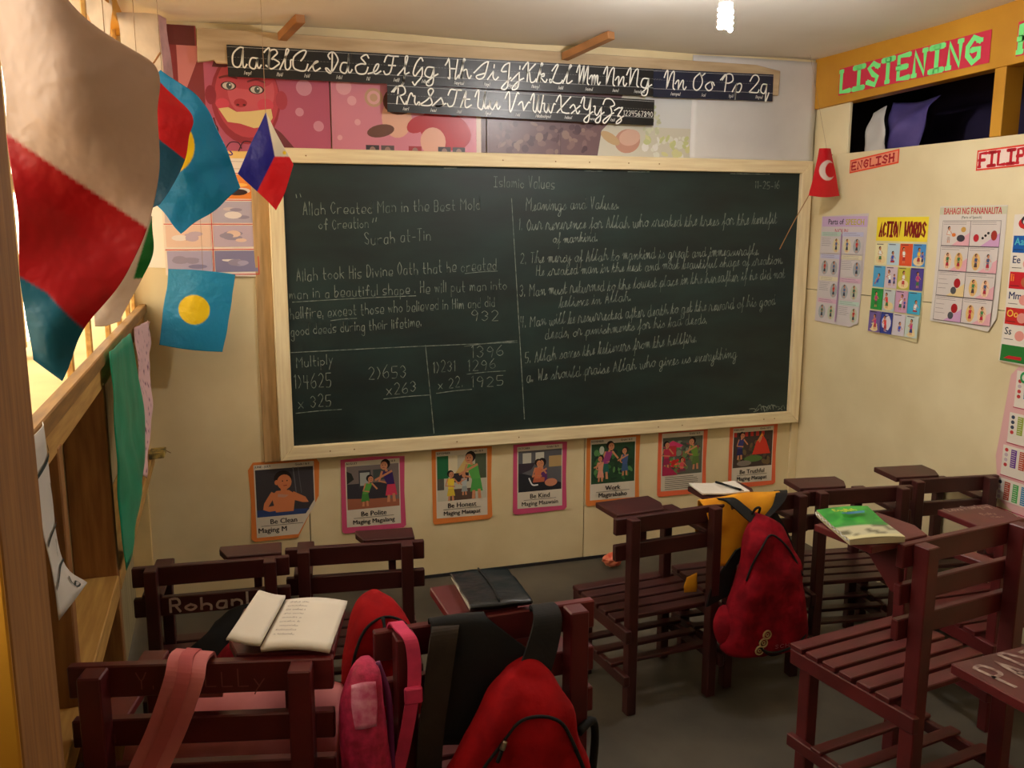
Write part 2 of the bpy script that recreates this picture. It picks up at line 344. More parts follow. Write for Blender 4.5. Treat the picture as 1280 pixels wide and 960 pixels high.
def fig(p, x, y, h, top, bot, face=1, lean=0.0, sit=False, hair=HAIR, long=False):
    """small printed person; y = feet"""
    hd = h*0.12; L = lean*h
    if sit:
        p.poly([(x-h*.16,y),(x+h*.22*face,y),(x+h*.24*face,y+h*.14),(x-h*.12,y+h*.2)], bot)
        sy = y+h*.12
    else:
        for d in (-1,1): p.poly([(x+d*h*.07-h*.035,y),(x+d*h*.07+h*.035,y),(x+d*h*.05+h*.03,y+h*.3),(x+d*h*.05-h*.03,y+h*.3)], SKIN)
        p.poly([(x-h*.14,y+h*.16),(x+h*.14,y+h*.16),(x+h*.08,y+h*.5),(x-h*.08,y+h*.5)], bot); sy = y+h*.4
    ty = sy+h*.36
    p.poly([(x-h*.09,sy),(x+h*.09,sy),(x+L+h*.13,ty),(x+L-h*.13,ty)], top)
    p.line([(x+L-h*.11,ty-h*.02),(x-h*.18+L,sy+h*.12),(x+face*h*.12,sy+h*.08)], h*.05, SKIN)
    p.line([(x+L+h*.11,ty-h*.02),(x+face*h*.26+L,sy+h*.16)], h*.05, SKIN)
    p.poly([(x+L-h*.03,ty-h*.02),(x+L+h*.03,ty-h*.02),(x+L*1.2+h*.03,ty+h*.07),(x+L*1.2-h*.03,ty+h*.07)], SKIN)
    cx, cy = x+L*1.4, ty+h*.14
    p.ell(cx-face*h*.015, cy+h*.025, hd*.95, hd, hair)
    if long: p.poly([(cx-hd*.9,cy),(cx+hd*.2,cy),(cx-hd*.3*face,cy-h*.2),(cx-hd*1.1*face,cy-h*.2)], hair)
    p.ell(cx+face*h*.02, cy-h*.015, hd*.72, hd*.85, SKIN)
    p.ell(cx+face*h*.05, cy, hd*.09, hd*.12, HAIR, 6); p.ell(cx-face*h*.01, cy, hd*.09, hd*.12, HAIR, 6)
    p.line([(cx+face*h*.01,cy-h*.06),(cx+face*h*.05,cy-h*.055)], h*.01, lin(150,40,40))

# ============================================================ THE ROOM
XL, XR, YB, ZC = -0.57, 2.44, -4.7, 2.25
struct(bb('floor', -1.6, 3.7, YB-.1, 0.1, -0.1, 0, M_floor, bev=0))
# ceiling sheet, slightly sagging
def ceiling():
    nx, ny = 26, 34; V = []; F = []
    for j in range(ny+1):
        for i in range(nx+1):
            x = -0.62+(3.7+0.62)*i/nx; y = YB+(0.06-YB)*j/ny
            z = ZC+0.012*math.sin(x*2.6+1)*math.sin(y*2.1)+0.012*noise.noise(Vector((x*1.5,y*1.5,0)))+max(0,-y-0.2)*0.03
            V.append((x,y,z))
    n = len(V); V += [(x,y,z+0.03) for x,y,z in V]
    for j in range(ny):
        for i in range(nx):
            a = j*(nx+1)+i; F.append((a,a+nx+1,a+nx+2,a+1)); F.append((n+a,n+a+1,n+a+nx+2,n+a+nx+1))
    return struct(raw('ceiling', V, F, M_ceil, None, True))
ceiling()
wb = sempty('wall_back')
for a, b in ((-0.50,0.108),(0.112,1.328),(1.332,2.44)): bb('panel', a, b, 0.0, 0.02, 0.012, 1.80, M_wall, wb, 0.001)
bb('upper_panel', -0.6, 2.5, 0.012, 0.03, 1.80, 2.32, M_wall, wb, 0)
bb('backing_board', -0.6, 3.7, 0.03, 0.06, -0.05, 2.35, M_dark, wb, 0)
bb('batten', -0.062, 0.0, -0.012, 0.0, 0.575, 1.80, M_tan, wb)
bb('corner_batten', 2.40, 2.44, -0.014, 0.0, 0.0, 1.80, M_wall, wb)
struct(bb('trim_1', -0.5, 2.44, -0.004, 0.0, 0.0, 0.014, M_dark, bev=0))
# pale board along the top of the back wall
prism('top_board', [(-0.23,2.10),(-0.17,2.11),(-0.165,2.10),(0.4,2.09),(2.22,2.085),(2.225,2.19),(2.10,2.21),(0.9,2.215),(-0.225,2.22)], 0.02, M_top, wb, 'y', (0,-0.034,0))
# right partition: two sheets, cream, with an opening above and an ochre beam
wr = sempty('wall_right')
bb('panel', XR, XR+.02, -2.9, 0.0, 0.0, 1.219, M_wallR, wr, 0.001)
bb('panel', XR, XR+.02, -2.9, 0.0, 1.222, 1.825, M_wallR, wr, 0.001)
bb('panel', XR, XR+.02, YB, -2.904, 0.0, 1.825, M_wallR, wr, 0.001)
bb('corner_board', XR+0.004, XR+0.02, -0.24, 0.0, 1.825, 2.045, M_wallR, wr)
bb('sill_board', XR+.02, XR+.09, YB, 0.0, 1.79, 1.815, M_ochre, wr)
struct(prism('trim_2', [(0.0,2.035),(-1.1,2.06),(-4.7,2.12),(-4.7,2.36),(-1.2,2.30),(0.0,2.262)], 0.06, M_ochre, None, 'x', (XR-0.012,0,0)))
for i, y in enumerate((-1.075, -2.3, -3.5)): struct(bb('trim_%d'%(3+i), XR-.006, XR+.075, y, y+.05, 1.825, 2.09, M_ochre))
# dark room beyond the partition
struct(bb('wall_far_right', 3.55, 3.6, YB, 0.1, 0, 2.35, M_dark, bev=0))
struct(bb('wall_rear', -0.62, 3.6, YB-.05, YB, 0, 2.45, M_wall, bev=0))
cloth('hanging_curtain', [[(3.0,-2.2,2.2),(3.02,-1.4,2.2),(3.0,-0.7,2.2),(3.02,-0.1,2.2)],[(3.0,-2.2,1.9),(2.98,-1.4,1.9),(3.03,-0.7,1.9),(2.98,-0.1,1.9)],[(3.0,-2.2,1.4),(3.02,-1.4,1.4),(3.0,-0.7,1.4),(3.02,-0.1,1.4)]], M_violet, None, 40, 0.02, 8)
tag(bpy.data.objects['hanging_curtain'], 'dark violet curtain hanging in the dim room beyond the partition opening', 'curtain')
o = bpy.data.objects['hanging_curtain']
stroke_mesh('faded_letters', [[(a*.016,b*.016) for a,b in l] for l in stroke_text('3rd')[0]], 0.008, mat('faint_letters', lin(70,60,84),0.8), o, lambda a,b:(2.95,-1.05-b*0.8,1.98-a*1.0), 3)
o, _ = cloth('draped_shirt', [[(2.62,-0.30,2.04),(2.66,-0.42,2.03),(2.64,-0.56,2.04)],[(2.6,-0.28,1.93),(2.57,-0.38,1.92),(2.60,-0.50,1.95)],[(2.62,-0.26,1.74),(2.60,-0.33,1.70),(2.62,-0.46,1.74)]], mat('lilac_shirt', lin(96,84,150),0.8,0.2,6,col2=lin(60,50,120)), None, 18, 0.03, 9)
tag(o, 'rumpled lilac shirt hanging behind the opening near the corner', 'shirt')
o, _ = cloth('plastic_bag', [[(2.56,-0.25,2.0),(2.56,-0.33,2.02)],[(2.53,-0.24,1.9),(2.55,-0.35,1.9)],[(2.55,-0.24,1.76),(2.55,-0.36,1.74)]], M_tarp, None, 14, 0.03, 12)
tag(o, 'pale plastic bag hanging in the opening behind the red crescent flag', 'bag')
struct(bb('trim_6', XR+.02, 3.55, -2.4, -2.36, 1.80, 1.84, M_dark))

# left wall: cladding, studs, girt, window rail and open window with bars
wl = sempty('wall_left')
bb('cladding', XL-.02, XL, -1.32, 0.0, 0.012, 1.16, M_grey, wl, 0)
bb('cladding', XL-.02, XL, -2.5, -1.325, 0.012, 1.16, M_grey, wl, 0)
bb('cladding', XL-.02, XL, YB, -2.505, 0.012, 1.16, M_grey, wl, 0)
for y in (-1.99, -1.34, -3.4): bb('stud', XL, -0.472, y, y+.04, 0, 1.14, M_brown, wl)
bb('girt', XL, -0.47, -1.30, 0.0, 0.605, 0.66, M_rail, wl); bb('girt', XL, -0.47, -1.95, -1.34, 0.605, 0.66, M_rail, wl); bb('girt', XL, -0.47, -2.45, -1.99, 0.605, 0.66, M_rail, wl)
bb('sill_rail', XL-.0, -0.474, -2.45, 0.0, 1.13, 1.188, M_rail, wl); bb('sill_ledge', XL-.14, -0.49, -2.45, 0.0, 1.189, 1.20, M_out, wl); bb('sill_lip', -0.489, -0.462, -2.45, 0.0, 1.189, 1.222, mat('brown_lip', lin(160,116,56),0.6,0.2,6,(10,1,10)), wl)
bb('light_block_panel', XL-.03, -0.50, YB, -2.95, 1.13, 2.2, M_grey, wl)  # added out-of-view panel, sized to limit window light on the near flag
for y in (-2.15,-1.62,-1.32,-0.93,-0.62,-0.33,-0.12): bb('window_bar', -0.505, -0.491, y, y+.016, 1.2, 2.2, M_rail, wl)
for y in (-2.2,-1.75,-1.3,-0.85,-0.42): bb('outer_stud', XL-.13, XL-.08, y, y+.09, 1.22, 2.25, M_out, wl)
bb('outer_rail', XL-.13, XL-.09, -2.6, 0.0, 1.60, 1.64, M_out, wl)
bb('header', XL-.1, -0.47, YB, 0.0, 2.18, 2.26, M_ochre, wl)
bb('corner_stud', -0.60, -0.50, -0.03, 0.02, 0.0, 2.25, M_out, wl)
bb('post', XL-.02, -0.42, -2.66, -2.45, 0, 2.27, M_brown, wl); bb('painted_face', XL-.02, -0.421, -2.668, -2.661, 0, 2.27, M_ochre, wl)
bb('post', XL-.02, -0.44, -4.0, -3.9, 0, 2.27, M_brown, wl)
# ground and a wall outside the window, sunlight put into their colour
struct(bb('wall_outside', -2.3, -2.2, -5.5, 1.0, -0.1, 1.5, M_out, bev=0))
bb('outside_slab', -2.3, -0.6, -5.5, 1.0, -0.12, -0.02, M_out, None, 0)['kind'] = 'structure'
bpy.data.objects['outside_slab'].name = 'floor_outside'

# ============================================================ bulb
lb = thing('ceiling_bulb', 'lit white spiral bulb in a holder on the pale ceiling', 'lamp', (1.255,-1.20,-.045))
hel = [(0.017*math.cos(t*2*PI), 0.017*math.sin(t*2*PI), 2.19-0.016*t) for t in [i/10 for i in range(0,41)]]
tube('bulb_spiral', hel, 0.0065, M_bulb, lb, 6, n=0)
def lathe(name, prof, m, parent, loc=(0,0,0), seg=16):
    V = [(r*math.cos(2*PI*k/seg)+loc[0], r*math.sin(2*PI*k/seg)+loc[1], z+loc[2]) for r,z in prof for k in range(seg)]
    F = [(i*seg+k, i*seg+(k+1)%seg, (i+1)*seg+(k+1)%seg, (i+1)*seg+k) for i in range(len(prof)-1) for k in range(seg)]
    return raw(name, V, F, m, parent, True)
lathe('bulb_base', [(0.001,2.19),(0.02,2.192),(0.021,2.205),(0.014,2.215),(0.014,2.265),(0.001,2.265)], M_plastic, lb)
lathe('holder', [(0.001,2.255),(0.022,2.257),(0.024,2.28),(0.028,2.335),(0.001,2.336)], M_plastic, lb)

def added_fill_bulb():  # weak unseen bulb added as fill light behind the camera
    t = thing('added_fill_bulb', 'added unseen fill bulb on the ceiling behind the viewpoint', 'lamp', (1.0,-4.1,0))
    lathe('bulb', [(0.001,2.14),(0.02,2.145),(0.03,2.17),(0.028,2.20),(0.014,2.23),(0.001,2.23)], mat('fill_bulb_glow', (1.0,0.9,0.78,1), emit=80), t)
    lathe('holder', [(0.001,2.228),(0.02,2.23),(0.024,2.36),(0.001,2.365)], M_plastic, t)
added_fill_bulb()
# ============================================================ blackboard
W, ZB, HB, FR = 2.4156, 0.584, 1.22, 0.055
bo = thing('blackboard', 'large green blackboard full of chalk writing in a pale wooden frame', 'blackboard', (0,0,0))
bb('board_panel', 0.03, W-.03, -0.024, -0.004, ZB+.03, ZB+HB-.03, M_board, bo, 0)
def mitre(name, a, b, vert, m):
    pass
x0,x1,z0,z1 = 0,W,ZB,ZB+HB
prism('frame_board', [(x0,z0),(x1,z0),(x1-FR,z0+FR),(x0+FR,z0+FR)], 0.042, M_raw, bo, 'y', (0,-0.046,0), 0.003)
prism('frame_board', [(x0,z1),(x1,z1),(x1-FR,z1-FR),(x0+FR,z1-FR)], 0.042, M_raw, bo, 'y', (0,-0.046,0), 0.003)
prism('frame_board', [(x0,z0),(x0,z1),(x0+FR,z1-FR),(x0+FR,z0+FR)], 0.042, M_rawv, bo, 'y', (0,-0.046,0), 0.003)
prism('frame_board', [(x1,z0),(x1,z1),(x1-FR,z1-FR),(x1-FR,z0+FR)], 0.042, M_rawv, bo, 'y', (0,-0.046,0), 0.003)
CH = [('Islamic Values',0.896,1.672,1.169,1.666,0.045,0),
('Allah Created Man in the Best Mold',0.124,1.553,0.844,1.578,0.045,0),('of Creation',0.183,1.498,0.383,1.504,0.040,0),('Surah at-Tin',0.359,1.438,0.635,1.456,0.044,0),
('Allah took His Divine Oath that he created',0.09,1.298,0.913,1.333,0.046,0),('man in a beautiful shape . He will put man into',0.06,1.23,0.958,1.249,0.043,0),
('hellfire, except those who believed in Him and did',0.06,1.151,0.905,1.179,0.044,0),('good deeds during their lifetime.',0.06,1.085,0.589,1.105,0.041,0),
('Multiply',0.076,0.957,0.227,0.966,0.041,0),('1)4625',0.064,0.873,0.218,0.872,0.055,0),('x 325',0.076,0.791,0.215,0.793,0.049,0),('2)653',0.36,0.894,0.525,0.895,0.052,0),
('x263',0.431,0.827,0.565,0.833,0.046,0),('1)231',0.63,0.907,0.733,0.912,0.047,0),('x 22.',0.65,0.838,0.764,0.842,0.044,0),('932',0.794,1.119,0.926,1.121,0.043,0),
('1396',0.793,0.967,0.948,0.967,0.047,0),('1296',0.778,0.91,0.912,0.914,0.044,0),('1925',0.792,0.841,0.948,0.839,0.044,0),
('Meanings and Values.',1.035,1.576,1.464,1.585,0.049,1),('1. Our reverence for Allah who created the trees for the benefit',1.003,1.494,2.253,1.522,0.049,1),
('of mankind.',1.157,1.44,1.366,1.446,0.040,1),('2. The mercy of Allah to mankind is great and immeasurable.',1.011,1.355,2.168,1.384,0.046,1),
('He created man in the best and most beautiful shape of creation.',1.082,1.303,2.298,1.339,0.044,1),('3. Man must returned to the lowest place in the hereafter if he did not',1.008,1.217,2.311,1.276,0.047,1),
('believe in Allah.',1.189,1.165,1.531,1.188,0.045,1),('4. Man will be resurrected after death to get the reward of his good',1.012,1.085,2.267,1.151,0.047,1),
('deeds, or punishments for his bad deeds.',1.124,1.032,1.913,1.076,0.045,1),('5. Allah saves the believers from the hellfire.',1.034,0.932,1.864,0.99,0.049,1),
('a. We should praise Allah who gives us everything',1.041,0.848,2.075,0.911,0.049,1),('11-25-16',2.126,1.681,2.26,1.679,0.032,0)]
for t,ax,az,bx,bz,h,k in CH:
    Ls, tw = stroke_text(t, k, 0.35); kx = (bx-ax)/tw; kz = h/6; sl = (bz-az)/(bx-ax)
    stroke_mesh('chalk_writing', [[(ax+u*kx, az+v*kz+u*kx*sl) for u,v in l] for l in Ls], 0.0026, M_chalk, bo, lambda a,b:(a,-0.0246,b), 3)
for q in [(0.054,1.018,1.001,1.023),(0.602,1.025,0.633,0.651),(0.975,1.624,1.035,0.686),(0.069,0.772,0.25,0.777),(0.424,0.81,0.615,0.816),(0.646,0.821,0.799,0.83),(0.778,0.896,0.948,0.902),(0.769,1.015,1.0,1.03),(0.774,1.318,0.913,1.326),(0.074,1.217,0.565,1.231),(0.22,1.14,0.322,1.146),(0.103,1.631,0.105,1.619),(0.118,1.634,0.121,1.622),(0.4,1.541,0.396,1.526),(0.412,1.544,0.409,1.529)]:
    stroke_mesh('chalk_line', [[(q[0],q[1]),((q[0]+q[2])/2,(q[1]+q[3])/2+.002),(q[2],q[3])]], 0.003, M_chalk, bo, lambda a,b:(a,-0.0246,b), 3)
rnd = random.Random(3)
stroke_mesh('chalk_smudge', [[(2.16+i*.016+rnd.uniform(-.01,.01), 0.645+rnd.uniform(0,.03)),(2.18+i*.016, 0.65+rnd.uniform(0,.03)),(2.19+i*.016, 0.642+rnd.uniform(0,.02))] for i in range(11)]+[[(x,1.742+rnd.uniform(-.001,.001)),(x+.05,1.743)] for x in (0.69,1.3,1.33,1.5,1.55,2.0,2.05,2.1,2.15)], 0.004, M_chalk, bo, lambda a,b:(a,-0.0246,b), 3)
for k in range(14):
    x = rnd.uniform(.1,2.3); z = rnd.choice((ZB+.028, ZB+HB-.028)); lathe('nail_head', [(0.0,0.0),(0.003,0.0),(0.003,-0.001)], M_brown, bo, (0,0,0), 6).matrix_world = Matrix.Translation((x,-0.0465,z)) @ Matrix.Rotation(PI/2,4,'X')

# ============================================================ alphabet strips
BK = lin(22,24,26); BK_FLARE = lin(26,34,58); LT = lin(244,244,236)  # second black has the lens flare's blue mixed into its colour
def strip(label, x0, zt0, x1, zt1, h, items, phon, bg=BK, extra=None):
    L = math.hypot(x1-x0, zt1-zt0); a = math.atan2(zt1-zt0, x1-x0)
    t = thing('alphabet_strip', label, 'wall chart', (x0,-0.040,zt0-h), 0, 'cursive alphabet strips')
    t.rotation_euler = (0,-a,0)
    sheet('strip_sheet', [(0,0),(L,0),(L,h),(0,h)], bg, t, 0, 1, M_gloss, 0.001)
    p = Print(0, 1)
    for zz in (h*0.94, h*0.30): p.line([(0,zz),(L,zz)], 0.0012, lin(190,190,190))
    for i in range(int(L/0.012)): p.line([(i*.012,h*.62),(i*.012+.007,h*.62)], 0.0009, lin(150,150,150))
    for (txt, xx), ph in zip(items, phon):
        Ls, tw = stroke_text(txt, 2, 0, 0.3); k = h*0.62/6; kx = min(k*0.95, (0.108 if txt != 'Ng' else 0.12)/tw)
        ls = [[(xx-x0+(u-tw/2)*kx, h*0.30+v*k) for u,v in l] for l in Ls]
        p.lay += .15
        for q in ribbons(ls, 0.0056, 4): p.poly(q, LT, p.lay)
        if ph: p.text(ph, xx-x0+.005, h*0.08, h*0.17, lin(225,225,220), 0.012, center=True)
    if extra: extra(p, L, h)
    p.build('lettering', t, M_gloss); return t
strip('upper black cursive alphabet strip, Aa to Ng, under the pale top board', -0.125, 2.165, 1.64, 2.168, 0.112,
  [('Aa',-0.06),('Bb',0.055),('Cc',0.155),('Dd',0.275),('Ee',0.385),('Ff',0.495),('Gg',0.61),('Hh',0.745),('Ii',0.86),('Jj',0.965),('Kk',1.065),('Ll',1.175),('Mm',1.30),('Nn',1.42),('Ng',1.53)],
  ['/ey/','/bi/','/si/','/di/','/i/','/ef/','/dyi/','/eyts/','/ay/','/dyey/','/key/','/el/','/em/','/en/','/endyi/'])
strip('flare-tinted blue cursive alphabet strip, Nn to Qq, at the right end of the top row', 1.60, 2.166, 2.185, 2.172, 0.114,
  [('Nn',1.70),('Oo',1.835),('Pp',1.97),('Qq',2.11)], ['/enye/','/o/','/pi/','/kyu/'], BK_FLARE)
bpy.data.objects['alphabet_strip.001'].location.y = -0.043
strip('lower black cursive alphabet strip, Rr to Zz with numerals', 0.462, 2.055, 1.607, 2.04, 0.105,
  [('Rr',0.53),('Ss',0.64),('Tt',0.745),('Uu',0.865),('Vv',0.99),('Ww',1.10),('Xx',1.21),('Yy',1.32),('Zz',1.41)],
  ['/ar/','/es/','/ti/','/yu/','/vi/','/dobolyu/','/eks/','/way/','/zi/'],
  BK, lambda p,L,h: p.strokes('1234567890', L-.145, h*.33, h*.2, LT, 0.0022, 0, 3, 0.14))

# ============================================================ vinyl banners above the blackboard
PK = lin(196,120,140)
def baby():
    t = thing('face_banner', 'pink vinyl banner with a big red-tinted face, mouth covered with tape', 'banner', (-0.30,-0.006,1.79))
    w_, h_ = 0.545, 0.37
    sheet('banner_sheet', [(-.045,0),(w_,0),(w_,h_),(.07,h_),(.07,.44),(-.045,.44)], lin(150,60,70), t, 0, 1, M_gloss, 0.001)
    p = Print(); R1 = lin(150,44,58)
    p.rect(.09,0,w_,h_, lin(178,86,112)); p.rect(-.045,0,.09,h_, lin(128,46,52)); p.rect(-.045,h_,.065,.44, lin(96,34,38)); p.poly([(.09,h_),(.02,.2),(.06,.0),(.0,.0),(0,h_)], lin(196,120,120))
    p.poly([(.05,.1),(.12,.12),(.14,.0),(.03,.0)], lin(110,30,44))
    p.ell(.235,.19,.125,.165, R1, 28); p.ell(.24,.20,.115,.15, lin(186,66,80), 28); p.ell(.255,.22,.085,.10, lin(200,88,100), 24)
    p.ell(.365,.19,.022,.035, lin(170,60,76)); p.ell(.11,.2,.02,.035, lin(140,40,56))
    p.poly([(.12,.30),(.36,.30),(.33,.36),(.24,.37),(.14,.36)], lin(90,30,34)); p.ell(.24,.27,.10,.045, lin(186,66,80), 20)
    for cx, cy in ((.175,.235),(.275,.225)):
        p.ell(cx,cy,.028,.016,lin(60,30,34)); p.ell(cx,cy,.022,.013,lin(200,190,180)); p.ell(cx+.002,cy,.010,.012,lin(70,80,78)); p.ell(cx+.005,cy+.004,.003,.003,lin(240,240,240),8)
        p.line([(cx-.03,cy+.028),(cx,cy+.036),(cx+.03,cy+.028)], .007, lin(120,40,48), 4)
    p.ell(.215,.175,.024,.016, lin(168,50,62)); p.ell(.205,.168,.006,.004, lin(90,20,30),8); p.ell(.228,.168,.006,.004, lin(90,20,30),8)
    p.ell(.15,.17,.025,.02, lin(206,70,90)); p.ell(.305,.17,.03,.024, lin(206,70,90))
    p.poly([(.30,.0),(.42,.0),(.36,.07),(.32,.1)], lin(110,50,56)); p.ell(.12,.075,.012,.018,lin(40,24,30)); p.ell(.12,.08,.006,.009,lin(150,120,110))
    p.line([(.15,.0),(.17,.03),(.20,.03),(.21,.01)], .004, lin(60,20,40), 4); p.line([(.2,.0),(.22,.035),(.26,.03)], .004, lin(60,20,40), 4)
    for cx, cy, r in ((.45,.24,.03),(.50,.30,.022),(.43,.15,.016),(.5,.1,.02),(.47,.33,.018)): p.ell(cx,cy,r,r, lin(204,140,160), 18)
    p.build('printed_face', t, M_gloss)
    tp = Print(gap=.0024); tp.poly([(.135,.152),(.17,.158),(.20,.142),(.25,.146),(.325,.158),(.33,.125),(.31,.095),(.26,.085),(.21,.10),(.165,.105)], lin(222,196,136));
    tp.build('masking_tape', t, M_paper)
baby()
def pinkb():
    t = thing('pink_banner', 'pink party banner with brown and red blobs above the blackboard', 'banner', (0.25,-0.007,1.79))
    w_, h_ = 0.62, 0.37
    sheet('banner_sheet', [(0,0),(w_,0),(w_,h_),(0,h_)], lin(206,128,146), t, 0, 1, M_gloss, 0.001)
    p = Print()
    for cx,cy,r in ((.05,.25,.03),(.1,.12,.012),(.08,.2,.018),(.03,.06,.01),(.12,.3,.02)): p.ell(cx,cy,r,r, lin(220,160,172), 16)
    for r in (.036,.026,.015): p.ell(.165,.215,r,r, lin(190,150,120) if r!=.026 else lin(214,160,160), 16)
    p.ell(.255,.14,.06,.075, lin(222,170,146), 22); p.ell(.27,.21,.07,.055, lin(96,58,44), 22, .3); p.ell(.19,.09,.055,.024, lin(104,64,50), 18, .2)
    p.ell(.45,.10,.11,.075, lin(178,38,48), 26, -.3); p.ell(.40,.055,.052,.055, lin(224,172,150), 20); p.ell(.34,.12,.05,.03, lin(178,38,48), 16, .5)
    p.ell(.5,.2,.03,.05, lin(120,130,160), 14, -.5); p.rect(.58,0,.6,h_,lin(216,196,180)); p.rect(.6,0,w_,h_,lin(90,60,62))
    for i,cx in enumerate((.13,.19,.30,.42,.48)): p.rect(cx,0,cx+.052,.035, (lin(60,50,56),lin(90,76,76),lin(160,50,60),lin(60,50,56),lin(70,60,64))[i]); p.ell(cx+.026,.016,.012,.014,lin(150,120,110))
    p.build('printed_picture', t, M_gloss)
pinkb()
def brownb():
    t = thing('brown_banner', 'dusky mauve printed banner behind the lower alphabet strip', 'banner', (0.875,-0.008,1.79))
    sheet('banner_sheet', [(0,0),(.62,0),(.6,.40),(0,.40)], lin(112,88,92), t, 0, 1, M_gloss, 0.001)
    p = Print(); p.blur(60, 0,0,.5,.16, [lin(130,104,104),lin(92,70,76),lin(144,120,112),lin(84,64,72)], .02)
    p.line([(.32,.0),(.32,.14)], .002, lin(80,60,66)); p.build('printed_pattern', t, M_gloss)
    t = thing('flower_banner', 'pale flowered banner with a pink bowl shape right of the mauve one', 'banner', (1.36,-0.011,1.79))
    sheet('banner_sheet', [(0,0),(.47,0),(.465,.32),(0.16,.36),(.06,.16),(0.02,.12)], lin(200,196,180), t, 0, 1, M_gloss, 0.001)
    p = Print(); p.ell(.14,.08,.06,.05, lin(186,140,122), 20, .2); p.ell(.15,.095,.05,.034, lin(206,168,150), 18, .2); p.ell(.06,.09,.05,.02, lin(190,160,120), 12, -.5)
    p.blur(40, .2,0,.45,.12, [lin(206,204,150),lin(214,214,200),lin(190,196,140),lin(222,220,214)], .02)
    p.rect(.22,.14,.45,.32, lin(204,206,206)); p.blur(26, .18,.10,.30,.3, [lin(190,194,160),lin(206,208,180)], .014)
    p.build('printed_flowers', t, M_gloss)
brownb()
o, _ = cloth('tarpaulin', [[(1.80,-0.010,2.24),(2.1,-0.014,2.24),(2.435,-0.012,2.24)],[(1.80,-0.012,2.0),(2.1,-0.02,2.0),(2.435,-0.012,2.0)],[(1.80,-0.010,1.80),(2.1,-0.016,1.80),(2.435,-0.012,1.80)]], M_tarp, None, 20, 0.006, 5)
tag(o, 'plain greyish white tarpaulin covering the top right corner of the back wall', 'tarpaulin')
# brown wooden struts between the ceiling and top board
for (a, b, lab) in (((0.075,-0.035,2.205),(0.125,-0.24,2.232),'short wooden strut under the ceiling above the letters Bb'),((1.20,-0.035,2.195),(1.29,-0.30,2.236),'brown wooden strut under the ceiling near the lit bulb')):
    d = Vector(b)-Vector(a); o = box('wooden_strut', (0.035, d.length, 0.03), (Vector(a)+Vector(b))/2, mat('strut_wood', lin(186,130,80),0.6,0.15,8), None); o.rotation_euler = d.to_track_quat('Y','Z').to_euler(); tag(o, lab, 'strut', 'ceiling struts')

# ============================================================ clouds chart and pale wall card (back wall, left of the blackboard)
t = thing('clouds_chart', 'clouds chart with rows of sky photographs left of the blackboard', 'chart', (-0.385,-0.002,1.318))
w_, h_ = 0.345, 0.495
sheet('chart_sheet', [(0,0.01),(w_,0),(w_-.004,h_),(0,h_)], lin(236,222,206), t, 0.01, h_)
p = Print(0.01, h_); RD = lin(206,60,60)
p.rect(.0,.445,w_,h_-.002, lin(240,200,120)); p.text('CLOUDS', w_/2+.01, .455, .042, lin(80,50,130), 0.015, center=True)
p.textlines(.02,.40,w_-.02,.44,3, lin(150,120,110))
rows = [(.295,.385,lin(236,140,60),lin(250,190,90)),(.205,.285,lin(206,190,190),lin(180,170,186)),(.115,.195,lin(190,170,186),lin(228,196,176)),(.02,.10,lin(170,160,186),lin(130,124,156))]
for i,(a,b,c1,c2) in enumerate(rows):
    for j,(u0,u1) in enumerate(((.008,.168),(.178,.335))):
        p.rect(u0,a,u1,b,c1 if (i+j)%2 else c2)
        for k in range(6): p.ell(random.uniform(u0+.04,u1-.04), a+random.uniform(.02,.055), random.uniform(.02,.036), random.uniform(.006,.014), random.choice([lin(232,220,214),lin(150,140,160),c1,c2]), 12)
    p.line([(0.004,b+.005),(w_-.006,b+.005)], .003, RD)
p.ell(.27,.32,.04,.012, lin(60,40,36)); p.ell(.2,.31,.02,.006, lin(60,40,36))
p.line([(.173,.01),(.173,.40)], .003, RD); p.line([(.008,.012),(w_-.008,.01)], .003, RD); p.line([(w_-.007,.01),(w_-.01,.39)], .003, RD)
p.build('printed_pictures', t)
t = thing('pale_wall_card', 'white card added for the lighter wall area in the left corner beside the clouds chart', 'paper', (-0.478,-0.002,1.36))  # white card added where the upper wall itself is paler
sheet('paper_sheet', [(0,0),(.11,-.006),(.11,.44),(0,.44)], lin(244,238,222), t, 0.0, 1)

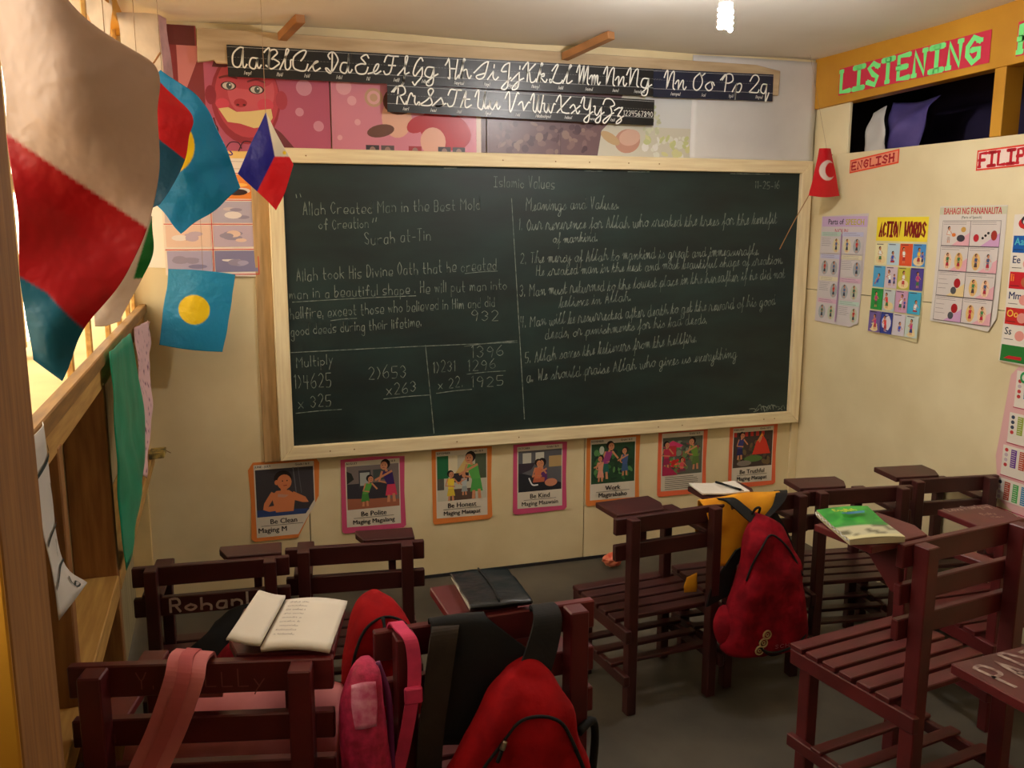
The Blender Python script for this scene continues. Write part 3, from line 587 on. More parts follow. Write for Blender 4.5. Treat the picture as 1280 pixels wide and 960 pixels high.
# ============================================================ values posters under the blackboard
OR, PKB = lin(224,130,60), lin(206,80,120)
def values(i, x, z, wd, hh, border, en, tl, month, draw, label, cut=None, bt=None):
    t = thing('values_poster', label, 'poster', (x,-0.0015,z), 0, 'values posters under the blackboard')
    b = .022; r = random.Random(i)
    o = [(0+r.uniform(0,.006),.01),(.012,0),(wd-.012,.002),(wd,.012),(wd-.004,hh*.5),(wd,hh-.004),(wd*.5,hh+.004),(.004,hh)]
    if cut: o = cut
    sheet('paper_border', o, border, t, 0.005, hh)
    p = Print(0.005, hh)
    inner = [(b,b+.004),(wd-b,b),(wd-b,hh-b*.5),(b,hh-b*.5)]
    if cut: inner = [(b,b*.7),(wd*.66,b*.7),(wd-b,hh*.42),(wd-b,hh-b*.5),(b,hh-b*.5)]
    p.poly(inner, lin(216,206,188), None, True)
    p.text(month, b+.004, hh-.024, .012, HAIR, .02); p.text('Grade I & II', wd-b-.075, hh-.024, .012, HAIR, .02)
    x0_, x1_, y0_, y1_ = b+.005, wd-b-.004, .10, hh-.032
    if cut: pic=[(x0_,y0_),(wd-.062,y0_),(x1_,y0_+.055),(x1_,y1_),(x0_,y1_)]
    else: pic=[(x0_,y0_),(x1_,y0_),(x1_,y1_),(x0_,y1_)]
    draw(p, x0_, y0_, x1_, y1_, pic)
    if en:
        p.text(en, wd*.5+(-.01 if cut else 0), .068, .030, HAIR, .028, center=True); p.line([(b+.03,.062),(wd-b-.03,.062)] if not cut else [(b+.02,.062),(wd-.075,.062)], .0018, HAIR)
        if cut: p.text(tl, b+.008, .034, .030, HAIR, .028)
        else: p.text(tl, wd*.5, .036, .030 if len(tl) < 13 else .0265, HAIR, .028, center=True)
    else: p.textlines(b+.02,.03,wd-b-.02,.095,7, lin(60,50,50), .0022)
    p.build('printed_picture', t)
    return t
def d1(p,a,b,c,d,pic):
    p.poly(pic, lin(62,58,62), None, True)
    p.poly([(a,b),(c-.04,b),(c-.02,b+.02),(a,b+.03)], lin(50,70,120))
    p.line([(c-.07,b+.08),(c-.08,d)], .004, lin(100,100,104)); p.line([(c-.05,b+.09),(c-.06,d)], .003, lin(90,90,94))
    S = lin(214,130,84); x = (a+c)/2-.005
    p.poly([(x-.035,b+.015),(x+.035,b+.015),(x+.045,b+.085),(x+.02,b+.105),(x-.03,b+.105),(x-.05,b+.085)], S)
    p.line([(x-.045,b+.09),(x-.075,b+.035),(x-.02,b+.035)], .022, S, 3); p.line([(x+.04,b+.085),(x+.09,b+.055),(x+.03,b+.075)], .02, S, 3)
    p.line([(x-.02,b+.085),(x+.02,b+.078)], .012, lin(200,150,130))
    p.poly([(x-.012,b+.1),(x+.012,b+.1),(x+.012,b+.12),(x-.012,b+.12)], S)
    p.ell(x-.002,b+.155,.036,.034, HAIR, 16); p.ell(x+.003,b+.14,.029,.032, S, 16); p.ell(x-.028,b+.14,.008,.011,S,8)
    for dx in (-.004,.014): p.ell(x+dx,b+.145,.003,.003,HAIR,6)
    p.line([(x,b+.125),(x+.012,b+.126)], .003, lin(150,50,40))
def d2(p,a,b,c,d,pic):
    p.poly(pic, lin(120,108,104), None, True); p.poly([(a,b),(c,b),(c,b+.03),(a,b+.06)], lin(160,96,70)); p.rect(a,b+.04,c-.04,b+.11, lin(52,50,58))
    p.rect(a+.05,b+.09,a+.10,d-.02, lin(60,60,64)); p.rect(a+.055,b+.10,a+.095,d-.03, lin(170,176,170)); p.rect(a+.11,b+.12,a+.17,d-.02,lin(70,80,76))
    p.poly([(a,b+.11),(a+.03,b+.13),(a+.02,d-.03),(a,d-.02)], lin(40,44,40))
    fig(p, a+.075,b+.01,.13, lin(90,160,70), lin(70,140,60), 1, .12); fig(p, a+.185,b+.02,.18, lin(60,40,100), lin(206,60,90), -1, -.10)
def d3(p,a,b,c,d,pic):
    p.poly(pic, lin(196,190,170), None, True); p.rect(a,b+.1,a+.05,d, lin(40,110,70)); p.rect(a,b+.05,a+.03,b+.1,lin(90,90,80)); p.rect(a+.05,b+.12,a+.09,d,lin(226,214,180)); p.rect(c-.05,b+.09,c,d, lin(80,90,70))
    p.rect(a+.06,b+.08,a+.14,b+.12, lin(50,44,50)); p.poly([(a+.08,b+.12),(a+.13,b+.19),(a+.16,b+.12)], lin(214,180,110)); p.rect(a+.05,b,c-.05,b+.05, lin(90,70,60))
    fig(p, a+.06,b-.0,.13, lin(240,210,60), lin(220,190,60), 1); fig(p, a+.12,b+.02,.10, lin(180,190,190), lin(150,160,160), -1); fig(p, c-.045,b+.0,.205, lin(90,170,80), lin(80,160,76), -1, -.10)
def d4(p,a,b,c,d,pic):
    p.poly(pic, lin(96,96,100), None, True); p.rect(a+.02,d-.07,a+.06,d-.01, lin(200,196,180)); p.rect(a+.08,d-.06,a+.12,d-.01, lin(210,206,190)); p.rect(c-.06,d-.08,c,d-.03, lin(180,150,100)); p.poly([(a,b),(c,b),(c,b+.03),(a,b+.09)], lin(40,40,46))
    p.poly([(a,b+.08),(a+.06,b+.1),(a+.08,b+.13),(a,b+.13)], lin(60,50,60))
    fig(p, a+.12,b+.02,.17, lin(100,50,110), lin(50,50,110), -1, -.05, True); fig(p, a+.09,b+.04,.14, lin(214,120,80), lin(190,100,70), 1, .02, True)
    p.ell(c-.05,b+.035,.03,.018, lin(200,130,100)); p.line([(a+.05,b+.06),(a+.065,b+.03),(a+.09,b+.028)], .006, lin(220,220,220), 3)
def d5(p,a,b,c,d,pic):
    p.poly(pic, lin(40,72,46), None, True); p.blur(46, a,b,c,d, [lin(60,110,60),lin(34,60,40),lin(90,140,80),lin(30,50,44)], .018)
    p.ell(a+.05,d-.03,.012,.02, lin(190,196,180))
    fig(p, a+.065,b+.02,.17, lin(150,60,120), lin(40,100,90), 1, .12); fig(p, a+.045,b+.01,.12, lin(214,150,120), lin(220,150,130), -1); fig(p, c-.05,b+.03,.13, lin(70,90,140), lin(60,90,130), -1)
def d6(p,a,b,c,d,pic):
    p.poly(pic, lin(92,96,84), None, True); p.blur(60, a,b,c,d, [lin(110,130,80),lin(70,80,70),lin(150,60,70),lin(130,140,120)], .016)
    p.poly([(a,d-.045),(a+.05,d-.015),(a+.105,d-.04),(a+.09,d-.05)], lin(214,60,110)); p.rect(a+.03,b+.09,a+.07,b+.14, lin(190,50,60))
    p.blur(26, a+.02,b+.03,a+.13,b+.09, [lin(200,40,40),lin(230,120,60),lin(220,60,90),lin(90,150,70)], .012)
    fig(p, a+.02,b+.03,.13, lin(190,50,80), lin(150,40,80), 1); fig(p, c-.035,b+.02,.15, lin(110,150,60), lin(90,120,60), -1, -.1); p.poly([(a,b),(a+.08,b),(a+.05,b+.03),(a,b+.05)], lin(170,40,80)); fig(p, a+.10,b+.015,.09, lin(220,80,90), lin(120,60,80), 1, 0, True)
def d7(p,a,b,c,d,pic):
    p.poly(pic, lin(70,56,50), None, True); p.blur(40, a,b,c,d-.03, [lin(90,70,60),lin(50,40,38),lin(110,90,60),lin(60,80,50)], .016)
    for i in range(6): p.rect(a+i*.03,d-.022,a+.016+i*.03,d, lin(190,50,40))
    p.poly([(c-.11,b+.06),(c-.01,b+.06),(c-.035,b+.125),(c-.06,b+.16),(c-.09,b+.12)], lin(214,60,40)); p.poly([(c-.085,b+.125),(c-.04,b+.125),(c-.06,b+.165)], lin(230,150,50)); p.ell(c-.065,b+.13,.013,.016, SKIN)
    fig(p, a+.035,b+.04,.13, lin(60,60,120), lin(40,40,90), 1, .05); p.ell(a+.11,b+.04,.05,.016, lin(90,120,60)); p.ell(a+.06,b+.02,.04,.014, lin(130,120,110))
X0 = [(-.126,.282),(.238,.272),(.622,.272),(.988,.256),(1.335,.268),(1.691,.26),(2.065,.266)]
values(0, -.126,.246,.282,.33, OR, 'Be Clean', 'Maging M', 'JUNE - JULY', d1, 'orange-bordered values poster of a bare-chested boy, lower corner folded, leftmost under the blackboard', [(0,.012),(.012,0),(.185,.0),(.275,.17),(.282,.31),(.27,.33),(.02,.33),(.0,.30),(.006,.17)])
values(1, .238,.242,.272,.318, PKB, 'Be Polite', 'Maging Magalang', 'AUGUST', d2, 'pink-bordered Be Polite values poster, second from the left')
values(2, .622,.242,.272,.332, OR, 'Be Honest', 'Maging Matapat', 'SEPTEMBER', d3, 'orange-bordered Be Honest poster with a woman in green and child in yellow')
values(3, .988,.25,.256,.318, PKB, 'Be Kind', 'Maging Maawain', 'OCTOBER', d4, 'pink-bordered Be Kind poster with two seated figures, middle of the row')
values(4, 1.335,.256,.268,.318, OR, 'Work', 'Magtrabaho', 'NOVEMBER', d5, 'orange-bordered Work poster with green garden picture')
values(5, 1.691,.266,.26,.312, lin(232,110,70), None, None, '', d6, 'red-orange bordered poster with a pink market stall and small text')
values(6, 2.065,.272,.266,.305, lin(232,110,70), 'Be Truthful', 'Maging Matapat', 'FEBRUARY', d7, 'red-orange bordered Be Truthful poster, rightmost under the blackboard')

# ============================================================ charts on the right wall
PASTEL = [lin(220,180,200),lin(190,214,200),lin(200,200,226),lin(230,220,190),lin(236,226,226)]
def rw(name, label, catg, y, z, wd, hh, outline=None, col=WHITE, curl=.01, group=None, xoff=.0015, m=None):
    t = thing(name, label, catg, (XR-xoff, y, z), RG, group)
    sheet('chart_sheet', outline or [(0,0),(wd,0),(wd,hh),(0,hh)], col, t, curl, hh, m)
    return t, Print(curl, hh)
t, p = rw('language_chart', 'pale pastel Parts of Speech chart nearest the blackboard on the right wall', 'chart', -.10, 1.08, .315, .487, [(0,.0),(.25,-.004),(.30,.02),(.315,.487),(0,.475)], lin(214,204,206), .006, 'charts on the right wall')
p.rect(.006,.43,.31,.475, lin(206,176,214)); p.text('Parts of', .05, .44, .034, lin(50,40,50), .02); p.text('SPEECH', .17, .438, .036, lin(196,180,60), .03, width=.12)
p.text('NOUN', .10,.40,.03, lin(190,90,110), .01)
for r_ in range(4):
    for c_ in range(2):
        x0_ = .012+c_*.148; y0_ = .012+r_*.100
        p.rect(x0_,y0_,x0_+.138,y0_+.074, lin(214,206,206)); p.rect(x0_,y0_+.076,x0_+.138,y0_+.095, PASTEL[(r_*3+c_)%4]); p.textlines(x0_+.01,y0_+.078,x0_+.12,y0_+.094,2, lin(120,100,120))
        if (r_+c_)%2: p.textlines(x0_+.005,y0_+.03,x0_+.08,y0_+.07,5, lin(110,100,110))
        for k in range(2 if (r_+c_)%2==0 else 1):
            cx = x0_+(.035+k*.065 if (r_+c_)%2==0 else .108); p.ell(cx,y0_+.035,.025,.032, random.choice([lin(196,204,180),lin(226,214,170),lin(170,176,180)])); fig(p,cx,y0_+.008,.055, random.choice([lin(200,50,50),lin(50,110,80),lin(70,110,160)]), lin(60,60,70))
p.rect(.150,.01,.158,.40, lin(190,150,190)); p.build('printed_pictures', t)
t, p = rw('action_chart', 'ACTION WORDS chart with yellow heading and sixteen coloured squares', 'chart', -.468, 1.068, .30, .492, [(0,.006),(.29,-.01),(.298,.07),(.30,.488),(.0,.48)], lin(226,216,170), .006, 'charts on the right wall')
p.rect(.004,.385,.296,.482, lin(244,220,60)); p.strokes('ACTION', .02,.405,.055, lin(130,24,24), .011, 0, 0, .125, .05); p.strokes('WORDS', .165,.405,.055, lin(130,24,24), .011, 0, 0, .12, .05)
BG = [[lin(236,226,180),lin(190,214,226),lin(226,90,50),lin(80,150,214)],[lin(90,170,214),lin(214,196,206),lin(206,200,80),lin(84,70,150)],[lin(50,150,70),lin(196,206,206),lin(206,160,190),lin(70,170,206)],[lin(120,100,160),lin(60,70,150),lin(214,206,214),lin(200,214,206)]]
for r_ in range(4):
    for c_ in range(4):
        x0_ = .006+c_*.073; y0_ = .288-r_*.094
        p.rect(x0_,y0_,x0_+.07,y0_+.088, BG[r_][c_])
        if (r_,c_) == (3,1): p.ell(x0_+.035,y0_+.044,.027,.036,lin(226,220,230),18)
        if (r_+c_)%3 == 0: p.ell(x0_+.035,y0_+.02,.03,.018, lin(236,214,160))
        fig(p, x0_+.03+random.uniform(-.005,.012), y0_+.01, .062, random.choice([lin(230,60,60),lin(240,200,60),lin(60,90,190),lin(240,240,236),lin(200,60,130)]), random.choice([lin(50,60,120),lin(180,60,60),lin(70,120,70)]), random.choice((-1,1)), random.uniform(-.1,.1), (r_+c_)%4==1)
        if (r_*c_)%3==1 or (r_,c_)==(0,3): fig(p, x0_+.055, y0_+.012, .045, lin(60,80,190), lin(60,60,90))
        p.line([(x0_+.008,y0_+.083),(x0_+.045,y0_+.083)], .003, lin(70,60,70))
p.build('printed_pictures', t)
t, p = rw('pananalita_chart', 'BAHAGI NG PANANALITA chart with eight framed boxes, third on the right wall', 'chart', -.818, 1.152, .316, .436, [(0,.0),(.14,-.002),(.285,-.012),(.316,.04),(.314,.436),(.0,.436)], lin(222,214,206), .006, 'charts on the right wall')
p.rect(.0,.405,.314,.432, lin(206,204,176)); p.text('BAHAGI NG PANANALITA', .157,.406,.034, lin(190,40,60), .02, center=True, width=.27)
p.text('(Parts of Speech)', .157,.390,.014, lin(70,90,70), .01, center=True)
GL = lin(70,60,66)
for r_ in range(4):
    for c_ in range(2):
        x0_ = .02+c_*.138; y0_ = .29-r_*.094
        p.rect(x0_,y0_,x0_+.136,y0_+.092, lin(216,206,200)); p.poly([(x0_+.05,y0_),(x0_+.136,y0_),(x0_+.136,y0_+.05)], random.choice([lin(226,170,180),lin(230,206,150),lin(206,160,200),lin(190,200,190)]))
        p.line([(x0_,y0_),(x0_+.136,y0_),(x0_+.136,y0_+.092),(x0_,y0_+.092),(x0_,y0_)], .0018, GL); p.textlines(x0_+.006,y0_+.076,x0_+.13,y0_+.09,2, lin(110,100,100))
        if r_ in (2,3) and c_ == 0:
            p.textlines(x0_+.006,y0_+.02,x0_+.06,y0_+.07,3, lin(130,110,110)); p.ell(x0_+.1,y0_+.05,.016,.018, lin(170,30,36)); p.ell(x0_+.085,y0_+.022,.014,.014, lin(80,80,84))
        elif (r_,c_) == (0,1):
            p.ell(x0_+.03,y0_+.03,.013,.014, lin(190,40,50)); p.ell(x0_+.11,y0_+.04,.014,.018, lin(160,50,40)); [p.ell(x0_+.06+i*.012,y0_+.03+i*.009,.006,.005,HAIR,8) for i in range(3)]
        elif (r_,c_) == (0,0):
            fig(p,x0_+.035,y0_+.01,.06,lin(226,220,210),lin(190,170,160)); p.ell(x0_+.06,y0_+.04,.01,.007,lin(220,120,50)); p.ell(x0_+.095,y0_+.028,.02,.013,lin(60,56,64)); p.ell(x0_+.105,y0_+.06,.012,.01,lin(206,160,80))
        else:
            for k in range(2): cx = x0_+.04+k*.055; p.ell(cx,y0_+.038,.02,.032, random.choice([lin(236,206,170),lin(226,190,120),lin(206,200,196)])); fig(p,cx,y0_+.01,.055, random.choice([lin(190,40,60),lin(70,130,80),lin(70,90,130)]), random.choice([lin(180,40,60),lin(80,60,60)]))
p.build('printed_pictures', t)
t, p = rw('letters_chart', 'letters chart with blue and red squares and a small flag, cut by the frame', 'chart', -1.165, 1.035, .30, .53, [(0,.01),(.3,0),(.3,.53),(.0,.52)], lin(230,222,210), .01, 'charts on the right wall')
p.ell(.05,.49,.03,.02, lin(200,40,40)); p.ell(.05,.50,.02,.016, lin(40,40,50)); p.ell(.05,.495,.012,.01, WHITE); p.rect(.12,.455,.29,.51, lin(230,120,50))
RB = [('Aa',lin(20,90,170),lin(90,190,200)),('Ee',lin(230,222,210),lin(30,40,90)),('Ii',lin(200,30,40),lin(240,140,50)),('Mm',lin(230,222,210),lin(30,40,90)),('Oo',lin(200,40,36),lin(240,200,80)),('Ss',lin(230,222,210),lin(30,40,60))]
for i,(s_,c1,c2) in enumerate(RB):
    y0_ = .39-i*.062
    for k in range(3):
        p.rect(.006+k*.098,y0_,.10+k*.098,y0_+.058, c1 if (i+k)%2==0 or k==0 else lin(230,222,210))
    p.text(s_, .012,y0_+.026,.036, c2, .02); p.ell(.075,y0_+.025,.02,.018, random.choice([lin(226,150,140),lin(200,190,180),lin(180,100,60)])); p.line([(.012,y0_+.01),(.05,y0_+.01)], .002, HAIR)
p.rect(.006,.012,.29,.07, lin(40,120,50)); p.poly([(.02,.022),(.02,.055),(.05,.038)], WHITE); p.poly([(.02,.055),(.05,.038),(.095,.038),(.095,.055)], lin(40,50,140)); p.poly([(.02,.022),(.05,.038),(.095,.038),(.095,.022)], lin(190,30,40))
p.build('printed_pictures', t)
t, p = rw('number_chart', 'curling pink-edged number chart hanging low at the right edge', 'chart', -1.155, .45, .30, .585, [(.06,.10),(.28,.0),(.30,.03),(.30,.58),(.09,.585),(.06,.55),(.03,.25)], lin(228,180,180), .006, 'charts on the right wall')
for i,(a,c1) in enumerate(((.44,lin(226,222,210)),(.31,lin(70,150,190)),(.19,lin(150,180,60)),(.07,lin(180,90,120)))):
    b = a+(.13 if i==0 else .11); x_ = .085-.012*i
    p.rect(x_,a+(.03 if i==3 else 0),.29,b, lin(232,224,212))
    for k in range(5):
        cc = [lin(80,170,90),lin(60,140,190),lin(150,170,60),lin(110,60,150),lin(190,80,60)][(k+i)%5]
        if k: p.rect(x_+k*.036,a+.035,x_+k*.036+.024,b-.01, cc); p.textlines(x_+k*.036+.003,a+.037,x_+k*.036+.02,b-.012,8, WHITE,.002)
        else: 
            for q in range(4): p.ell(x_+.016,a+.04+q*.018,.008,.007, random.choice([lin(190,60,60),lin(60,70,90),lin(200,180,190)]),8)
    p.line([(x_,a),(x_+.21,a)], .003, lin(190,50,90))
p.ell(.12,.55,.016,.02, lin(40,150,80)); p.ell(.12,.55,.008,.011, WHITE)
p.build('printed_pictures', t)

# word signs
def sign(name, label, y, z, wd, hh, bg, txt, col, x=XR-.0015, lw=.012, paper=lin(240,228,210), edge=None, skew=0.0, width=None, slab=True):
    t = thing(name, label, 'sign', (x,y,z), RG)
    o = [(0,0),(wd,skew),(wd,skew+hh),(0,hh)]; sheet('sign_sheet', o, edge or bg, t, 0, 1)
    p = Print(); e = .006
    if edge: p.poly([(e,e),(wd-e,skew+e),(wd-e,skew+hh-e),(e,hh-e)], bg)
    L, tw = stroke_text(txt, 0); k = (hh-.026)/6; kx = (width or wd-.03)/tw; sk = skew/wd
    p.lay += .15
    ls = [[(.015+a*kx-kx, .013+b*k+(a*kx)*sk) for a,b in l] for l in L]
    for q in ribbons(ls, lw, 0): p.poly(q, col, p.lay)
    if slab:
        p.lay += .15
        for l in ls:
            for (a,b) in (l[0], l[-1]): p.poly([(a-lw*.7,b-lw*.35),(a+lw*.7,b-lw*.35),(a+lw*.7,b+lw*.35),(a-lw*.7,b+lw*.35)], col, p.lay)
    p.build('lettering', t); return t
GRN = lin(126,240,140)
sign('word_sign', 'LISTENING sign, mint green block letters on red, on the ochre beam', -.18, 2.074, .825, .112, lin(206,50,76), 'LISTENING', GRN, XR-.0145, .022, skew=.008)
sign('word_sign', 'cut-off mint green and red sign at the right end of the ochre beam', -1.118, 2.083, .5, .112, lin(206,50,76), 'READING', GRN, XR-.0145, .022, skew=.008)
sign('subject_sign', 'small ENGLISH sign in red letters with orange border on the right wall', -.272, 1.738, .30, .056, lin(236,150,120), 'ENGLISH', lin(170,24,36), edge=lin(230,80,50), lw=.0085, skew=.026)
sign('subject_sign', 'FILIPINO sign in red letters on white at the right edge', -.975, 1.712, .36, .072, lin(240,216,206), 'FILIPINO', lin(196,24,40), edge=lin(226,70,50), lw=.012, skew=.01)

# ============================================================ flags
def flag(label, rows, col, N=60, nz=.006, nscale=14, seed=0, thread=None, stick=None):
    t = thing('paper_flag', label, 'flag', (0,0,0), 0, 'little paper flags')
    cloth('flag_sheet', rows, M_flag, t, N, nz, nscale, 0.0008, col, seed)
    if thread: tube('thread', thread, 0.0007, M_wire, t, 5)
    if stick: tube('stick', stick, 0.0022, mat('bamboo', lin(170,120,70),0.6), t, 6)
    return t
def side(v, a, b): return (b[0]-a[0])*(v.z-a[1])-(b[1]-a[1])*(v.x-a[0])
RED, TEAL, BLUE, YEL, CREAM = lin(196,22,34), lin(30,110,140), lin(24,136,190), lin(246,214,30), lin(226,200,186)
def Y3(y, L): return [[(x, y+dy, z) for x,z,dy in r] for r in L]
flag('biggest nearest flag, cream above red above teal, beside the left post',
  Y3(-2.75, [[(-.366,1.80,.0),(-.35,1.77,-.02),(-.325,1.73,.0)],[(-.364,1.745,.0),(-.32,1.725,-.02),(-.279,1.686,.0)],[(-.363,1.70,.0),(-.31,1.69,-.03),(-.238,1.662,.0)],[(-.362,1.65,.0),(-.30,1.64,-.03),(-.239,1.62,.0)],[(-.362,1.598,.0),(-.30,1.585,-.02),(-.242,1.557,.0)],[(-.362,1.53,.0),(-.31,1.525,.012),(-.256,1.513,.0)],[(-.362,1.471,.0),(-.325,1.468,.0),(-.28,1.469,.0)],[(-.362,1.43,.0),(-.34,1.427,-.01),(-.314,1.424,.0)],[(-.361,1.398,.0),(-.35,1.388,.0),(-.337,1.376,.0)]]),
  lambda v,s,t: CREAM if side(v,(-.362,1.598),(-.253,1.517)) > 0 else (TEAL if side(v,(-.364,1.474),(-.342,1.459)) < 0 and side(v,(-.342,1.459),(-.314,1.424)) < 0 else RED), 170, .005, 16, 1, [(-.366,-2.75,1.80),(-.366,-2.74,2.28)])
flag('white flag with a green edge peeping out behind the biggest flag',
  Y3(-2.2, [[(-.37,1.56,.0),(-.33,1.55,.0),(-.284,1.532,.0)],[(-.37,1.47,.0),(-.335,1.46,-.01),(-.290,1.468,.0)],[(-.374,1.37,.0),(-.36,1.37,.0),(-.338,1.376,.0)]]),
  lambda v,s,t: lin(20,130,60) if (v.z > 1.44 and side(v,(-.291,1.508),(-.313,1.444)) > 0) else lin(220,206,196), 110, .004, 16, 2, [(-.33,-2.2,1.55),(-.33,-2.2,2.27)])
flag('small red and teal flag between the cream flag and the large blue flag',
  Y3(-1.6, [[(-.37,1.82,.0),(-.33,1.82,.0),(-.288,1.808,.0)],[(-.37,1.75,.0),(-.30,1.76,-.02),(-.232,1.745,.0)],[(-.37,1.69,.0),(-.30,1.69,-.02),(-.238,1.70,.0)],[(-.37,1.65,.0),(-.30,1.65,-.01),(-.247,1.652,.0)],[(-.36,1.59,.0),(-.32,1.59,.0),(-.278,1.594,.0)],[(-.34,1.54,.0),(-.325,1.55,.0),(-.303,1.561,.0)]]),
  lambda v,s,t: RED if side(v,(-.303,1.697),(-.247,1.652)) > 0 else lin(24,80,112), 110, .004, 14, 3, [(-.33,-1.6,1.82),(-.33,-1.6,2.25)])
flag('large sky blue flag with a yellow disc hanging before the clouds chart',
  Y3(-1.3, [[(-.30,1.876,.0),(-.205,1.80,-.02),(-.13,1.607,.0)],[(-.37,1.80,.0),(-.27,1.68,-.03),(-.20,1.55,.0)],[(-.42,1.72,.0),(-.35,1.60,.0),(-.279,1.497,.0)]]),
  lambda v,s,t: YEL if (v.x+.305)**2+(v.z-1.705)**2 < .072**2 else BLUE, 130, .008, 18, 4, [(-.297,-1.3,1.872),(-.30,-1.3,2.25)], [(-.318,-1.3,1.885),(-.297,-1.3,1.915)])
flag('light blue flag with a round yellow disc hanging below the clouds chart',
  Y3(-.15, [[(-.367,1.359,.0),(-.25,1.352,-.01),(-.138,1.335,.0)],[(-.392,1.22,.0),(-.28,1.21,-.02),(-.165,1.19,.0)],[(-.419,1.084,.0),(-.31,1.062,-.012),(-.198,1.048,.0)]]),
  lambda v,s,t: YEL if (v.x+.288)**2+(v.z-1.210)**2 < .054**2 else lin(40,150,196), 90, .004, 12, 5, [(-.25,-.16,1.352),(-.25,-.04,1.6)])
flag('blue, red and white triangle flag overlapping the blackboard top left corner',
  Y3(-.9, [[(-.043,1.835,.0),(-.01,1.765,-.012),(.029,1.69,.0)],[(-.087,1.746,.0),(-.045,1.69,-.015),(.004,1.618,.0)],[(-.128,1.662,.0),(-.075,1.61,.0),(-.026,1.559,.0)]]),
  lambda v,s,t: (YEL if (v.x-.004)**2+(v.z-1.722)**2 < .0055**2 else lin(236,230,214)) if (side(v,(-.043,1.84),(-.024,1.711)) > 0 and v.z > 1.711) else (lin(34,32,150) if side(v,(-.024,1.711),(-.075,1.615)) < 0 else lin(226,30,44)), 90, .003, 16, 6, [(-.043,-.9,1.835),(-.043,-.9,2.26)])
def tcol(v,s,t):
    c1 = (v.x-2.336)**2+(v.z-1.75)**2 < .043**2; c2 = (v.x-2.352)**2+(v.z-1.752)**2 < .032**2
    return lin(240,226,220) if c1 and not c2 else lin(220,26,40)
flag('red flag with a white crescent hanging in the right corner of the room',
  Y3(-.25, [[(2.293,1.842,.0),(2.32,1.843,-.01),(2.35,1.843,.0)],[(2.275,1.74,.0),(2.325,1.74,-.015),(2.385,1.74,.0)],[(2.255,1.643,.0),(2.33,1.636,-.012),(2.412,1.643,.0)]]), tcol, 80, .003, 14, 7, [(2.33,-.25,1.843),(2.285,-.16,2.24)], [(2.37,-.24,1.82),(2.26,-.16,1.55),(2.21,-.12,1.41)])

# ============================================================ hangings on the left wall
t = thing('number_strip', 'white paper number strip with curved lines and a 6, hanging beside the brown post', 'paper', (0,0,0))
rows = [[(-.447,-2.36,1.235),(-.44,-2.29,1.24),(-.45,-2.225,1.235)],[(-.44,-2.36,1.13),(-.435,-2.29,1.12),(-.445,-2.235,1.10)],[(-.43,-2.36,1.05),(-.435,-2.30,1.04),(-.44,-2.215,1.01)],[(-.43,-2.345,.975),(-.42,-2.22,.965),(-.43,-2.09,.93)]]
o, f = cloth('paper_sheet', rows, mat('white_paper', lin(214,212,208),0.7,0.05), t, 16, .002, 10, .0008)
def onp(sv, tv): q = f(sv, tv); return q+Vector((.0025,0,0))
LN = [[(0,.17),(.5,.12),(.98,.08)],[(0,.5),(.5,.42),(.98,.36)],[(0,.78),(.5,.70),(.98,.62)],[(.45,.22),(.48,.32)],[(.55,.50),(.60,.60)],[(.52,.50),(.56,.52)],[(.62,.80),(.5,.86),(.52,.93),(.66,.93),(.64,.88),(.52,.90)]]
stroke_mesh('drawn_lines', LN, 0.018, mat('green_black_ink', lin(30,50,50),0.7), t, lambda a,b: onp(min(max(a,0),1),min(max(b,0),1)), 4)
o, _ = cloth('green_sheet', [[(-.448,-1.36,1.222),(-.448,-1.1,1.215),(-.448,-.86,1.21)],[(-.45,-1.36,1.0),(-.44,-1.1,1.0),(-.43,-.84,1.0)],[(-.455,-1.35,.84),(-.43,-1.10,.84),(-.425,-.90,.86)],[(-.452,-1.33,.665),(-.446,-1.27,.675),(-.448,-1.17,.68)]], M_green, None, 24, .008, 9)
tag(o, 'green crinkled plastic sheet hanging from the window rail', 'plastic sheet')
o, _ = cloth('pink_lace_strip', [[(-.452,-.62,1.20),(-.445,-.35,1.19),(-.45,-.03,1.16)],[(-.445,-.70,1.05),(-.435,-.5,1.03),(-.445,-.28,1.01)],[(-.443,-.74,.90),(-.43,-.66,.88),(-.44,-.50,.85)],[(-.443,-.90,.80),(-.435,-.86,.78),(-.44,-.80,.76)]], colmat('spotted_paper',0.7), None, 60, .014, 9, col=lambda v,a,b: lin(120,60,100) if noise.noise(v*70) > .42 else lin(226,188,192))
tag(o, 'pale pink spotted paper strip hanging right of the green plastic', 'paper')
t = thing('lace_curtain', 'white lace cloth hanging in the upper left corner by the window', 'curtain', (0,0,0))
cloth('cloth', [[(-.47,-.30,2.20),(-.42,-.22,2.22),(-.35,-.14,2.23)],[(-.45,-.30,2.05),(-.41,-.22,2.03),(-.34,-.14,2.0)],[(-.42,-.28,1.92),(-.39,-.2,1.86),(-.33,-.12,1.80)],[(-.38,-.26,1.80),(-.37,-.2,1.72),(-.335,-.11,1.62)]], M_lace, t, 26, .02, 9)
cloth('pink_border', [[(-.35,-.15,2.23),(-.325,-.10,2.23)],[(-.34,-.14,2.0),(-.315,-.09,2.0)],[(-.335,-.12,1.80),(-.312,-.07,1.80)]], M_pinkl, t, 12, .008, 9)
o, _ = cloth('white_drape', [[(-.50,-1.05,2.19),(-.47,-.8,2.2),(-.48,-.45,2.2)],[(-.50,-.85,2.10),(-.48,-.65,2.08),(-.48,-.45,2.08)],[(-.49,-.6,1.98),(-.48,-.55,1.97),(-.47,-.42,1.96)]], M_lace, None, 20, .02, 8)
tag(o, 'white cloth bunched along the top of the window opening', 'curtain')
t = thing('wall_block', 'small worn yellow block nailed to the end of the left girt', 'block', (-.455,-.12,.66))
